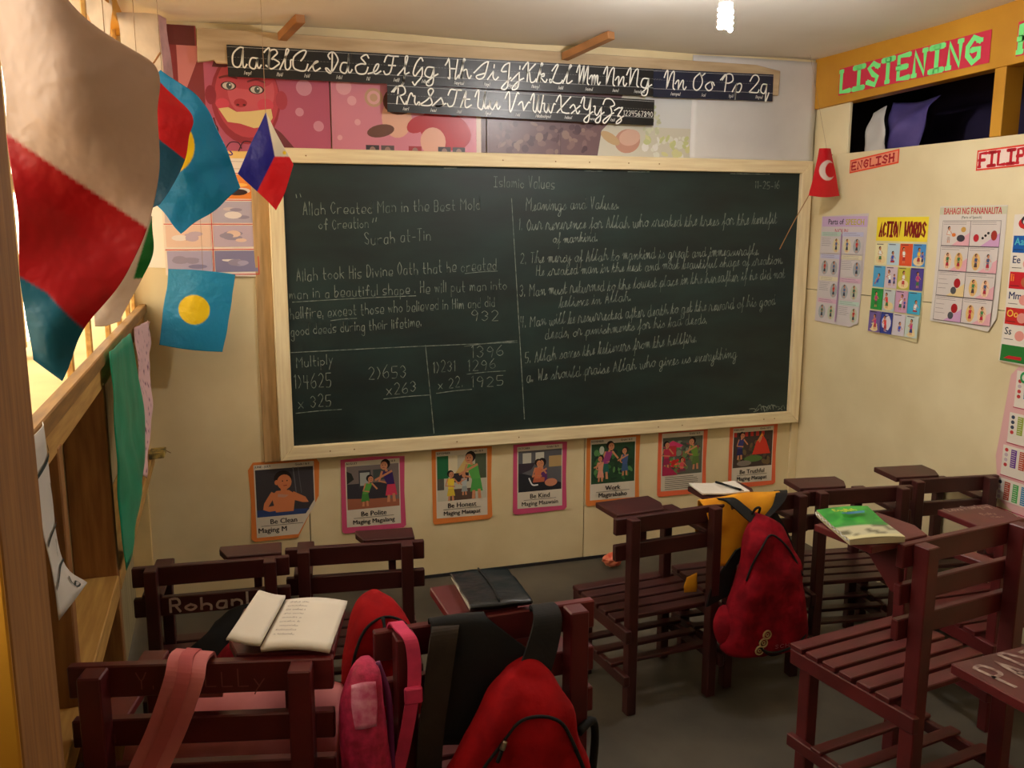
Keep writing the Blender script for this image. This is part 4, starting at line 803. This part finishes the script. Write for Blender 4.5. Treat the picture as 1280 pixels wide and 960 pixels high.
prism('block', [(-.022,-.05),(.03,-.04),(.034,.05),(-.02,.045)], .022, mat('worn_yellow', lin(206,176,90),0.6,0.3,40,col2=lin(80,70,40)), t, 'z'); tube('nail', [(.034,.03,.012),(.05,.035,.0)], .0015, M_brown, t, 5)

# ============================================================ CHAIRS
def chair(name, label, cx, cy, ang, kind='small', tab='L', m=M_maroon, tabx=None, wscale=1.0, group=None, tabw=None, tlen=None):
    t = thing(name, label, 'chair', (cx,cy,0), ang, group)
    if kind == 'small': H, hs, P, seat, D, rails, ns, sw = .64, .149*wscale, .032, .31, .33, [(.585,.638),(.502,.553)], 5, .052
    else: H, hs, P, seat, D, rails, ns, sw = .795, .168, .038, .405, .37, [(.738,.795),(.648,.698),(.56,.612)], 6, .05
    sd = 1 if tab == 'L' else -1      # tablet on the left when +1
    for s in (-1,1): box('back_post', (P,P*1.1,H), (s*hs,0,H/2), m, t)
    ov = .05
    for a,b in rails: box('back_rail', (2*(hs+ov),.02,b-a), (0,P*.55+.011,(a+b)/2), m, t)
    fx = hs+.004; fy = D-.045; az = seat+(.235 if kind=='small' else .25)
    for s in (-1,1):
        long = (s == sd)
        h = az if long else seat-.016
        box('front_leg', (P,P,h), (s*fx, fy, h/2), m, t)
        ro = hs+P/2+.011
        box('seat_rail', (.02, D+.03, .042), (s*ro, D/2-.02, seat-.016-.021), m, t)
        box('stretcher', (.02, D+.02, .035), (s*ro, D/2-.02, .125), m, t)
        if long: box('armrest', (.05, D-.06, .018), (s*fx, D/2-.01, az+.009), m, t)
    dy = (D-.025)/ns
    for i in range(ns):
        if i == 0: box('seat_slat', (2*(hs-P/2)-.004, dy-.014, .016), (0, .022, seat-.008), m, t) if False else box('seat_slat', (2*(hs+ov*.8), dy-.014, .016), (0, P*.55+.008+dy*.5, seat-.008), m, t)
        else:
            if i == ns-1: pass
            box('seat_slat', (2*(hs+ov*.8), dy-.014, .016), (0, P*.55+.008+dy*(i+.5), seat-.008), m, t)
    for i in range(3): box('shelf_slat', (2*(hs+.045), .035, .012), (0, .06+i*.095, .149), m, t)
    tw, tl = (.195,.14) if kind == 'small' else (.19,.175)
    if tlen: tl = tlen
    if tabw: tw = tabw
    x0 = -(hs+.06)+(tabx or 0); y0 = P*.55+.0225
    pts = [(x0,y0+.0),(x0,y0+tl),(x0+tw,y0+tl),(x0+tw,y0+.06),(x0+tw*.86,y0)]
    if sd < 0: pts = [(-a,b) for a,b in pts][::-1]
    prism('writing_tablet', pts, .018, m, t, 'z', (0,0,H-.014))
    bx = (x0+tw*.45)*(1 if sd>0 else -1)
    prism('tablet_brace', [(y0,H-.015),(y0+tl*.8,H-.015),(y0+.02,H-.13),(y0,H-.13)], .02, m, t, 'x', (bx,0,0))
    return t
def mid(a,b): return ((a[0]+b[0])/2,(a[1]+b[1])/2, math.atan2(b[1]-a[1], b[0]-a[0]))
def place(name, label, a, b, **k):
    x,y,an = mid(a,b); return chair(name, label, x, y, an, **k)
G1 = 'maroon wooden armchairs'
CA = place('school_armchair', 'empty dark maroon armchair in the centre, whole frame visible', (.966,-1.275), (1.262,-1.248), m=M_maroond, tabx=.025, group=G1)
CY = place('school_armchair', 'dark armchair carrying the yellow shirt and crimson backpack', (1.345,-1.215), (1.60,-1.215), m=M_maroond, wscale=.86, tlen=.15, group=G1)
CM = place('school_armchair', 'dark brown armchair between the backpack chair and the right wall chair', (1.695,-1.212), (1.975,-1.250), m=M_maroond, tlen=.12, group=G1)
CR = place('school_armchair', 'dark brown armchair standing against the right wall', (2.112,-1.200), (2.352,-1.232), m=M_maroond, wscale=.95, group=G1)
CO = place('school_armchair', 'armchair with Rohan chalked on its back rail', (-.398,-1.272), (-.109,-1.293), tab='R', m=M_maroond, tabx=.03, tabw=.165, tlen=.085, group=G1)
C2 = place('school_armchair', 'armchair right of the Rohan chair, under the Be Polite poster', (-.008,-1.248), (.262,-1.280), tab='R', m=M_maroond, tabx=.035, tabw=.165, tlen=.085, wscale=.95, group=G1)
C3 = place('school_armchair', 'armchair at the right edge with white scribbles on its tablet', (1.965,-1.69), (2.26,-1.69), m=M_maroon, tlen=.16, group=G1)
BR = place('school_armchair', 'large red-brown armchair at right with a green book on its tablet', (1.33,-2.072), (1.648,-2.022), kind='big', tabx=-.07, tabw=.215, group=G1)
FL = place('school_armchair', 'large armchair front left with open notebook and pink bag', (-.424,-2.148), (-.098,-2.225), kind='big', tab='R', tabx=.01, tlen=.19, group=G1)
FM = place('school_armchair', 'large armchair front centre with red backpack on its back', (.093,-2.162), (.424,-2.150), kind='big', tabx=.155, tabw=.16, tlen=.14, group=G1)
FR = place('school_armchair', 'armchair at the lower right corner with white painted letters on its tablet', (1.02,-2.765), (1.345,-2.74), kind='big', group=G1)
# scrawls
def scrawl(parent, txt, loc, rotz, h, width, wid, flat=False, m=M_chalkw, curs=0, jit=.4):
    Ls, tw = stroke_text(txt, curs, jit); kx = width/tw; kz = h/6
    c, s = math.cos(rotz), math.sin(rotz)
    def xf(a,b): return (loc[0]+a*c-(b*s if flat else 0), loc[1]+a*s+(b*c if flat else 0), loc[2]+(0 if flat else b))
    return stroke_mesh('scrawled_letters', [[(a*kx,b*kz) for a,b in l] for l in Ls], wid, m, parent, xf, 3)
scrawl(CO, 'Rohan!', (-.115,.0172, .512), 0, .034, .21, .0065, m=mat('bright_chalk', lin(214,200,190),0.9,0.1,60))
scrawl(FL, 'Y. a  LLLy', (-.11,.0196,.752), 0, .028, .22, .0022, m=mat('faint_chalk', lin(150,90,88),0.9))
scrawl(FR, 'PADIZ', (-.205,.12,.7998), .12, .07, .20, .008, True)
scrawl(FR, 'TII', (-.10,.045,.7998), .12, .035, .10, .005, True)
scrawl(C3, 'Love Ranjay', (-.19,.17,.6448), .0, .032, .16, .004, True, curs=1)
scrawl(C3, 'Baby', (-.12,.11,.6448), .0, .018, .05, .003, True, curs=1); scrawl(C3, 'Mae', (-.11,.08,.6448), .0, .016, .04, .003, True, curs=1)

# ============================================================ BAGS
def bag_surface(lev, yb, nz=.004, seed=0):
    """lev: list of (z, cx, halfwidth, depth) top->bottom; back plane at y=yb, bulging toward -y"""
    def L(t):
        x = t*(len(lev)-1); i = min(int(x), len(lev)-2); f = x-i; a, b = Vector(lev[i]), Vector(lev[i+1])
        p0 = Vector(lev[max(i-1,0)]); p3 = Vector(lev[min(i+2,len(lev)-1)])
        return 0.5*((2*a)+(b-p0)*f+(2*p0-5*a+4*b-p3)*f*f+(3*a-p0-3*b+p3)*f**3)
    def S(th, t):
        z, cx, hw, dp = L(t); c, s = math.cos(th), math.sin(th)
        x = cx+max(hw,.002)*math.copysign(abs(c)**.75, c); y = yb-dp*.5-dp*.5*math.copysign(abs(s)**.7, s)
        q = Vector((x,y,z)); n = noise.noise(Vector((x*9+seed,y*9,z*7)))*nz*2+noise.noise(Vector((x*22+seed,y*22,z*16)))*nz-abs(noise.noise(Vector((x*13+seed*2,y*5,z*5+seed))))*nz*2.2
        return q+Vector((c*n*.5, -abs(s)*n if s>0 else 0, n*.3))
    def front(x, z):
        # find t for z then th
        lo, hi = 0, 1
        for _ in range(30):
            m_ = (lo+hi)/2
            if L(m_)[0] > z: lo = m_
            else: hi = m_
        zz, cx, hw, dp = L(lo); u = max(-1,min(1,(x-cx)/max(hw,.002))); c = math.copysign(abs(u)**(1/.75), u)
        return S(math.acos(max(-1,min(1,c))), lo)+Vector((0,-.003,0))
    return S, front
def bag_body(name, lev, yb, m, parent, seed=0, nz=.004, nt=36, ns=40):
    S, front = bag_surface(lev, yb, nz, seed); V = []; F = []
    for j in range(nt+1):
        for k in range(ns): V.append(S(2*PI*k/ns, j/nt))
    for j in range(nt):
        for k in range(ns): F.append((j*ns+k, (j+1)*ns+k, (j+1)*ns+(k+1)%ns, j*ns+(k+1)%ns))
    F.append(tuple(range(ns))); F.append(tuple(nt*ns+k for k in range(ns))[::-1])
    o = raw(name, V, F, m, parent, True); return o, front
# --- crimson backpack on the yellow-shirt chair
t = thing('school_backpack', 'crimson backpack hung by black straps beside the yellow shirt', 'backpack', (0,0,0), 0, 'school backpacks')
lev = [(.618,1.392,.010,.03),(.604,1.396,.038,.06),(.575,1.402,.062,.09),(.53,1.41,.082,.11),(.47,1.416,.098,.12),(.39,1.414,.114,.13),(.31,1.408,.132,.14),(.235,1.404,.146,.14),(.19,1.40,.138,.13),(.172,1.40,.11,.10)]
o, fr = bag_body('bag_body', lev, -1.262, M_redbag2, t, 3, .011)
tube('zipper', [fr(x,z) for x,z in ((1.315,.43),(1.33,.48),(1.358,.535),(1.402,.57),(1.448,.54),(1.485,.49),(1.505,.43))], .0032, M_black, t, 6)
tube('piping', [fr(x,z) for x,z in ((1.345,.225),(1.39,.20),(1.45,.205),(1.51,.225),(1.545,.245))], .004, M_black, t, 6)
tube('piping', [fr(x,z) for x,z in ((1.355,.245),(1.365,.21),(1.40,.185),(1.45,.175))], .0035, M_black, t, 6)
for x,z in ((1.378,.262),(1.366,.236),(1.352,.212)):
    q = fr(x,z); tube('round_badge', [q+Vector((.013*math.cos(a*PI/5),-.002,.013*math.sin(a*PI/5))) for a in range(11)], .003, M_gold, t, 5); tube('round_badge', [q+Vector((.005*math.cos(a*PI/5),-.002,.005*math.sin(a*PI/5))) for a in range(11)], .002, M_gold, t, 5)
stroke_mesh('bag_lettering', [[(a*.0028,b*.0022) for a,b in l] for l in stroke_text('SCHOOL CAMP')[0]], .0018, mat('bag_letters', lin(190,110,120),0.7), t, lambda a,b:tuple(fr(1.40+a,.212+b)+Vector((0,-.001,0))), 0)
strap('shoulder_strap', [(1.30,-1.185,.648),(1.325,-1.222,.652),(1.345,-1.25,.635),(1.375,-1.275,.605),(1.395,-1.29,.585)], [(1,.2,0),(1,.1,0),(1,0,0),(1,0,0.1),(1,0,0)], .042, .006, M_black, t)
strap('shoulder_strap', [(1.545,-1.18,.648),(1.52,-1.222,.652),(1.49,-1.25,.63),(1.44,-1.27,.60),(1.405,-1.285,.585)], [(1,-.2,0),(1,0,0),(1,0,.2),(1,0,.3),(1,0,.3)], .045, .006, M_black, t)
strap('side_strap', [(1.36,-1.256,.50),(1.325,-1.257,.45),(1.29,-1.259,.40),(1.275,-1.262,.33)], (1,.1,.3), (.05,.09), .006, M_black, t)
tube('side_pocket', [(1.285,-1.30,.33),(1.275,-1.315,.29),(1.272,-1.32,.25),(1.285,-1.31,.20)], [.012,.02,.026,.03,.034,.036,.038,.038,.038,.038,.036,.034,.03,.026,.02,.01], M_redbag2, t, 12)
strap('side_strap', [(1.47,-1.25,.60),(1.525,-1.258,.50),(1.56,-1.262,.36),(1.572,-1.262,.22)], (1,.1,0), .035, .006, M_black, t)
tube('hang_loop', [(1.38,-1.27,.61),(1.385,-1.285,.635),(1.40,-1.285,.635),(1.405,-1.27,.61)], .004, M_black, t, 6)
# --- yellow shirt over the same rail
t = thing('yellow_shirt', 'yellow shirt draped over the chair rail behind the crimson backpack', 'shirt', (0,0,0))
cloth('shirt_cloth', [[(1.245,-1.16,.50),(1.30,-1.16,.49),(1.40,-1.165,.50),(1.48,-1.16,.52)],[(1.24,-1.165,.60),(1.30,-1.165,.61),(1.40,-1.165,.62),(1.50,-1.165,.62)],[(1.235,-1.195,.648),(1.31,-1.205,.655),(1.40,-1.205,.656),(1.52,-1.205,.656)],[(1.245,-1.232,.61),(1.31,-1.236,.60),(1.40,-1.236,.61),(1.51,-1.236,.615)],[(1.255,-1.24,.53),(1.29,-1.247,.53),(1.36,-1.245,.55),(1.44,-1.24,.57)],[(1.262,-1.24,.448),(1.285,-1.25,.445),(1.335,-1.245,.448),(1.37,-1.24,.50)]], M_yellow, t, 40, .012, 12, .003)
cloth('sleeve', [[(1.205,-1.175,.385),(1.24,-1.185,.40)],[(1.195,-1.18,.36),(1.245,-1.19,.36)],[(1.20,-1.18,.335),(1.245,-1.185,.335)]], M_yellow, t, 12, .008, 20, .003)
# --- red backpack on front centre chair
t = thing('school_backpack', 'bright red backpack with black zipper, front centre on its chair back', 'backpack', (0,0,0), 0, 'school backpacks')
lev = [(.742,.306,.012,.03),(.733,.304,.036,.06),(.71,.30,.058,.09),(.67,.292,.080,.11),(.62,.284,.105,.12),(.56,.278,.130,.13),(.50,.274,.146,.135),(.42,.27,.152,.14),(.37,.27,.14,.13),(.345,.27,.11,.11)]
o, fr = bag_body('bag_body', lev, -2.19, M_redbag, t, 11, .013)
zp = tube('zipper', [fr(x,z) for x,z in ((.165,.55),(.19,.59),(.225,.63),(.262,.668),(.30,.675),(.335,.66),(.362,.62),(.385,.56))], .0032, M_black, t, 6)
q = fr(.232,.637); tube('zip_pull', [q, q+Vector((-.006,-.006,-.014)), q+Vector((-.012,-.006,-.03))], .004, M_black, zp, 6); tube('zip_slider', [q+Vector((.003,-.004,.006)), q+Vector((-.004,-.006,-.008))], .005, M_nickel, zp, 6)
tube('piping', [fr(x,z) for x,z in ((.15,.48),(.158,.53),(.175,.57))], .004, M_black, t, 6)
tube('piping', [fr(x,z) for x,z in ((.37,.60),(.39,.55),(.405,.49),(.41,.42))], .004, M_black, t, 6)
strap('shoulder_strap', [(.17,-2.125,.76),(.168,-2.135,.803),(.165,-2.17,.807),(.155,-2.192,.79),(.14,-2.20,.70),(.125,-2.205,.60),(.12,-2.205,.48)], [(1,0,0)]*7, (.055,.045), .007, M_olive, t)
strap('shoulder_strap', [(.36,-2.12,.77),(.36,-2.135,.803),(.358,-2.17,.807),(.352,-2.192,.79),(.335,-2.205,.745),(.315,-2.215,.705)], [(1,0,0)]*6, (.038,.07), .007, M_black, t)
tube('trailing_strap', [(.42,-2.19,.56),(.46,-2.16,.56),(.475,-2.14,.50),(.47,-2.13,.38)], .009, M_black, t, 6)
cloth('back_padding', [[(.155,-2.128,.70),(.22,-2.125,.70),(.30,-2.125,.70)],[(.14,-2.132,.795),(.21,-2.13,.798),(.255,-2.13,.795)],[(.135,-2.17,.812),(.20,-2.175,.812),(.245,-2.17,.81)],[(.135,-2.186,.76),(.22,-2.19,.75),(.32,-2.188,.745)],[(.14,-2.186,.69),(.22,-2.19,.68),(.36,-2.188,.72)],[(.15,-2.186,.58),(.22,-2.19,.58),(.34,-2.188,.60)]], M_cloth, t, 28, .006, 10, .003)
# --- pink bag hanging at the left post of front centre chair
t = thing('pink_bag', 'pink and purple girl\'s bag hanging by a pink strap from the front centre chair', 'bag', (0,0,0))
lev = [(.79,.012,.010,.02),(.775,.008,.026,.05),(.73,.0,.036,.07),(.67,.0,.04,.08),(.60,.004,.042,.08),(.52,.006,.042,.08),(.46,.008,.035,.06)]
o, fr = bag_body('bag_body', lev, -2.21, M_pinkmesh, t, 5, .003, 24, 28)
tube('piping', [fr(.03,.785)+Vector((.003,0,0)), (.045,-2.24,.73), (.047,-2.25,.66), (.048,-2.25,.58), (.048,-2.25,.50)], .006, M_purple, t, 6)
cloth('printed_patch', [[fr(-.02,.765),fr(.0,.77),fr(.022,.768)],[fr(-.022,.735),fr(.0,.735),fr(.022,.735)],[fr(-.018,.70),fr(.0,.70),fr(.018,.70)]], mat('pale_pink_patch', lin(226,150,180),0.4,0.4,60,col2=lin(200,70,120)), t, 10, .0, 10, .002)
strap('shoulder_strap', [(.072,-2.125,.74),(.078,-2.13,.803),(.086,-2.165,.806),(.098,-2.192,.79),(.100,-2.20,.73),(.092,-2.205,.68),(.075,-2.21,.60),(.058,-2.215,.54),(.045,-2.215,.46)], [(1,0,0)]*9, .024, .004, M_pink, t)
box('strap_buckle', (.032,.012,.03), (.096,-2.207,.70), M_pink, t)
# --- second red bag resting on the seat of front centre chair, left side
t = thing('school_backpack', 'plain red bag standing between the two front chairs, half hidden', 'backpack', (0,0,0), 0, 'school backpacks')
lev = [(.765,.085,.012,.03),(.75,.083,.045,.08),(.71,.08,.068,.12),(.65,.078,.080,.14),(.58,.078,.084,.15),(.50,.078,.084,.15),(.44,.08,.08,.14),(.415,.08,.07,.12)]
o, fr = bag_body('bag_body', lev, -1.87, M_redbag, t, 21, .010)
tube('zipper', [fr(x,z) for x,z in ((.012,.60),(.02,.67),(.045,.725),(.09,.742),(.13,.725),(.15,.68))], .0032, M_black, t, 6)
tube('hang_loop', [fr(.085,.742), fr(.085,.70)], .004, M_black, t, 6)
# --- pink bolster bag on the front left chair
t = thing('pink_cloth_bag', 'faded pink cloth bag lying on the front left chair with its strap over the rail', 'bag', (0,0,0))
P = [(-.345,-1.96,.54),(-.34,-1.965,.535),(-.28,-1.98,.535),(-.17,-2.01,.535),(-.06,-2.04,.535),(-.015,-2.05,.535),(-.005,-2.052,.535)]
RR = [.04,.10,.125,.127,.122,.11,.05]
PP = cat(P, 5); rr = [Vector((RR[min(int(i/5),5)]*(1-(i%5)/5)+RR[min(int(i/5)+1,6)]*((i%5)/5),0,0)).x for i in range(len(PP))]
tube('bag_body', PP, rr, M_pinkf, t, 24, n=0)
strap('strap', [(-.255,-2.10,.70),(-.262,-2.125,.79),(-.268,-2.15,.807),(-.275,-2.185,.812),(-.282,-2.215,.79),(-.31,-2.225,.72),(-.345,-2.232,.65),(-.385,-2.235,.56)], [(1,-.25,0)]*5+[(1,-.2,-.15)]*3, .062, .006, M_pinkf, t, 6)
strap('strap_stripe', [(-.257,-2.10,.705),(-.264,-2.125,.795),(-.270,-2.15,.811),(-.277,-2.187,.8165),(-.284,-2.2195,.79),(-.312,-2.2295,.72),(-.347,-2.2365,.65),(-.387,-2.2395,.56)], [(1,-.25,0)]*5+[(1,-.2,-.15)]*3, .022, .004, mat('rose_stripe', lin(200,96,100),0.8), t, 6)
# --- black jacket and red bag on the Rohan chair
t = thing('black_jacket', 'black jacket heaped between the Rohan chair and the open notebook', 'jacket', (0,0,0))
cloth('jacket_cloth', [[(-.255,-1.262,.40),(-.20,-1.262,.42),(-.12,-1.262,.44)],[(-.25,-1.295,.485),(-.20,-1.305,.51),(-.11,-1.305,.535)],[(-.275,-1.335,.47),(-.21,-1.345,.50),(-.12,-1.345,.52)],[(-.32,-1.37,.43),(-.25,-1.38,.45),(-.15,-1.37,.47)],[(-.37,-1.40,.39),(-.26,-1.41,.39),(-.17,-1.40,.40)],[(-.38,-1.40,.27),(-.27,-1.41,.27),(-.18,-1.40,.27)]], M_cloth, t, 34, .022, 11, .006)
t = thing('school_backpack', 'small dark red bag peeping out under the black jacket', 'backpack', (0,0,0), 0, 'school backpacks')
bag_body('bag_body', [(.50,-.175,.02,.03),(.49,-.175,.05,.07),(.45,-.18,.08,.09),(.36,-.19,.10,.12),(.2,-.19,.11,.13),(.06,-.19,.11,.13),(.006,-.19,.10,.12)], -1.42, M_redbag2, t, 9, .005, 20, 24)

# ============================================================ BOOKS
PG = lin(230,224,212)
# open notebook on the front left tablet
t = thing('open_notebook', 'open notebook with handwritten lines on the front left chair tablet', 'notebook', (-.098,-2.088,.8005), -.28)
def nb():
    # right page block (slightly arched) and left pages folded over
    nx, ny = 14, 8; V=[]; F=[]
    for j in range(ny+1):
        for i in range(nx+1):
            u = i/nx; x = u*.118; z = .012+.006*math.sin(u*PI)*1.0-.004*u; V.append((x-.035, -.10+.2*j/ny, z))
    for j in range(ny):
        for i in range(nx): a=j*(nx+1)+i; F.append((a,a+1,a+nx+2,a+nx+1))
    o = raw('page', V, F, mat('notebook_paper', lin(232,226,214),0.7,0.03), t, True); sd = o.modifiers.new('s','SOLIDIFY'); sd.thickness=.008; sd.offset=-1
    V=[];F=[]
    for j in range(ny+1):
        for i in range(nx+1):
            u = i/nx; a = u*PI*.95; r = .016
            x = -.035-r*math.sin(a)*1.2-u*.05*(1-j/ny*.1); z = .014+r*(1-math.cos(a))*.9*(1-u*.7)+.004; V.append((x,-.10+.2*j/ny,max(z,.003)))
    for j in range(ny):
        for i in range(nx): a=j*(nx+1)+i; F.append((a,a+nx+1,a+nx+2,a+1))
    o = raw('folded_pages', V, F, MC['notebook_paper'], t, True); sd = o.modifiers.new('s','SOLIDIFY'); sd.thickness=.006; sd.offset=0
    ink = mat('grey_pencil', lin(150,140,136),0.8)
    r = random.Random(5)
    for k in range(9):
        y = .082-.017*k; s = ''.join(r.choice('aeinorstlumdh ') for _ in range(r.randint(14,30)))
        Ls, tw = stroke_text(s, 1, .3); w_ = .0056*len(s)*.9
        stroke_mesh('handwriting', [[(a/tw*min(w_,.098), b*.0011) for a,b in l] for l in Ls], .0007, ink, t, lambda a,b,y=y:(a-.022, y+b-.006, .0128+.006*math.sin((a+.035)/.118*PI)-.004*(a+.035)/.118), 2)
nb()
# green textbook on the right big tablet
t = thing('green_textbook', 'green covered textbook with a pale picture on the right armchair tablet', 'book', (1.225,-1.945,.800), -.16)
V=[];F=[];nx,ny=10,16
for k in range(2):
    for j in range(ny+1):
        for i in range(nx+1):
            u=i/nx; v=j/ny; z=.0015+(.012+.010*max(0,v-.55)*2*(u*.4+.6)+.004*math.sin(u*3)) if k else .0015+(.006*max(0,v-.6))
            V.append((-.068+.136*u+.02*v*(1-0),-.10+.20*v,z))
n=(nx+1)*(ny+1)
for j in range(ny):
    for i in range(nx):
        a=j*(nx+1)+i; F.append((a,a+nx+1,a+nx+2,a+1)); F.append((n+a,n+a+1,n+a+nx+2,n+a+nx+1))
ring=[i for i in range(nx+1)]+[j*(nx+1)+nx for j in range(1,ny+1)]+[ny*(nx+1)+i for i in range(nx-1,-1,-1)]+[j*(nx+1) for j in range(ny-1,0,-1)]
for a,b in zip(ring, ring[1:]+ring[:1]): F.append((a,b,n+b,n+a))
raw('page_block', V, F, mat('book_pages', lin(206,196,160),0.7), t, False)
me_V = [(x,y,z+.0012) for x,y,z in V[n:]]; o = raw('cover', me_V, [(j*(nx+1)+i,j*(nx+1)+i+1,(j+1)*(nx+1)+i+1,(j+1)*(nx+1)+i) for j in range(ny) for i in range(nx)], M_gloss, t, True)
at = o.data.color_attributes.new('Col','FLOAT_COLOR','POINT')
for k_,v in enumerate(me_V):
    j = k_//(nx+1); i = k_%(nx+1); nn = noise.noise(Vector((v[0]*30,v[1]*30,0)))
    c = lin(30,150,50) if nn < .1 else lin(60,176,60)
    if j < 7: c = lin(206,204,170) if nn > -.15 else lin(110,110,80)
    if j < 2: c = lin(226,220,170)
    at.data[k_].color = c
p = Print(0,1)
stroke_mesh('cover_title', [[(a*.0016,b*.0026) for a,b in l] for l in stroke_text('English')[0]], .0035, mat('title_yellow', lin(220,230,60),0.5), t, lambda a,b:(-.025+a,.055+b,.0298), 0)
stroke_mesh('cover_band', [[(0,0),(.06,.008)],[(0.01,-.006),(.055,0)]], .006, mat('title_blue', lin(60,140,200),0.5), t, lambda a,b:(-.01+a,.043+b,.0285), 0)
tube('spiral_binding', [(-.070+.012*0,-.10+.2*v/24,.008) if False else (-.070+.02*v/24,-.10+.2*v/24,.012+.003*math.sin(v*2.4)) for v in range(25)], .0015, M_plastic, t, 5)
# black plastic covered book on front centre tablet
t = thing('black_covered_book', 'book wrapped in shiny black plastic on the front centre tablet', 'book', (.285,-2.035,.800), -.03)
box('page_block', (.115,.165,.009), (0,0,.0055), mat('book_edge_paper', lin(206,200,180),0.7), t, bev=.001)
cloth('plastic_cover', [[(-.058,-.087,.004),(0,-.088,.003),(.062,-.087,.003)],[(-.060,-.083,.014),(0,-.084,.014),(.063,-.083,.012)],[(-.060,0,.014),(0,0,.016),(.063,0,.012)],[(-.060,.086,.013),(0,.087,.014),(.062,.085,.010)]], M_plblack, t, 20, .003, 40, .0015)
tube('elastic_band', [(.0,-.083,.017),(.003,0,.019),(.0,.085,.017)], .002, M_black, t, 5)
# white notebook with pen on the yellow-shirt chair
t = thing('white_notebook', 'white notebook lying open on the tablet behind the yellow shirt', 'notebook', (1.365,-1.10,.6448), -.12)
for k,(x,r_) in enumerate(((-.045,.05),(.036,-.05))): box('page', (.085,.12,.006), (x,0,.006), mat('notebook_paper', lin(232,226,214),0.7), t, (0,r_,0), .001)
p = Print()
stroke_mesh('handwriting', [[(-.08,.05-.012*k),(-.02,.05-.012*k)] for k in range(8)], .0007, mat('grey_pencil', lin(150,140,136),0.8), t, lambda a,b:(a,b,.0118), 0)
t = thing('black_pen', 'black pen lying across the white notebook', 'pen', (1.385,-1.105,.6592), .35)
tube('barrel', [(0,-.06,0),(0,.045,.002)], .0042, M_plblack, t, 8, n=1); tube('tip', [(0,-.06,0),(0,-.072,-.001)], .002, M_nickel, t, 6, n=1); box('clip', (.0015,.03,.0015), (0,.03,.0065), M_nickel, t)
# red crumpled snack wrapper on the floor by the wall
t = thing('crumpled_wrapper', 'small crumpled orange-red wrapper on the floor by the back wall', 'wrapper', (1.42,-.13,0))
V=[];F=[]
for j in range(9):
    for i in range(14):
        a=2*PI*i/14; h=j/8; r=.042*math.sin(h*PI)**.5*(1+.3*noise.noise(Vector((math.cos(a)*2,math.sin(a)*2,h*4)))); V.append((r*math.cos(a)*1.1,r*math.sin(a)*.8,.004+.07*h))
for j in range(8):
    for i in range(14): F.append((j*14+i,j*14+(i+1)%14,(j+1)*14+(i+1)%14,(j+1)*14+i))
raw('wrapper_foil', V, F, mat('orange_red_foil', lin(214,60,46),0.4,0.3,30,col2=lin(240,150,110)), t)
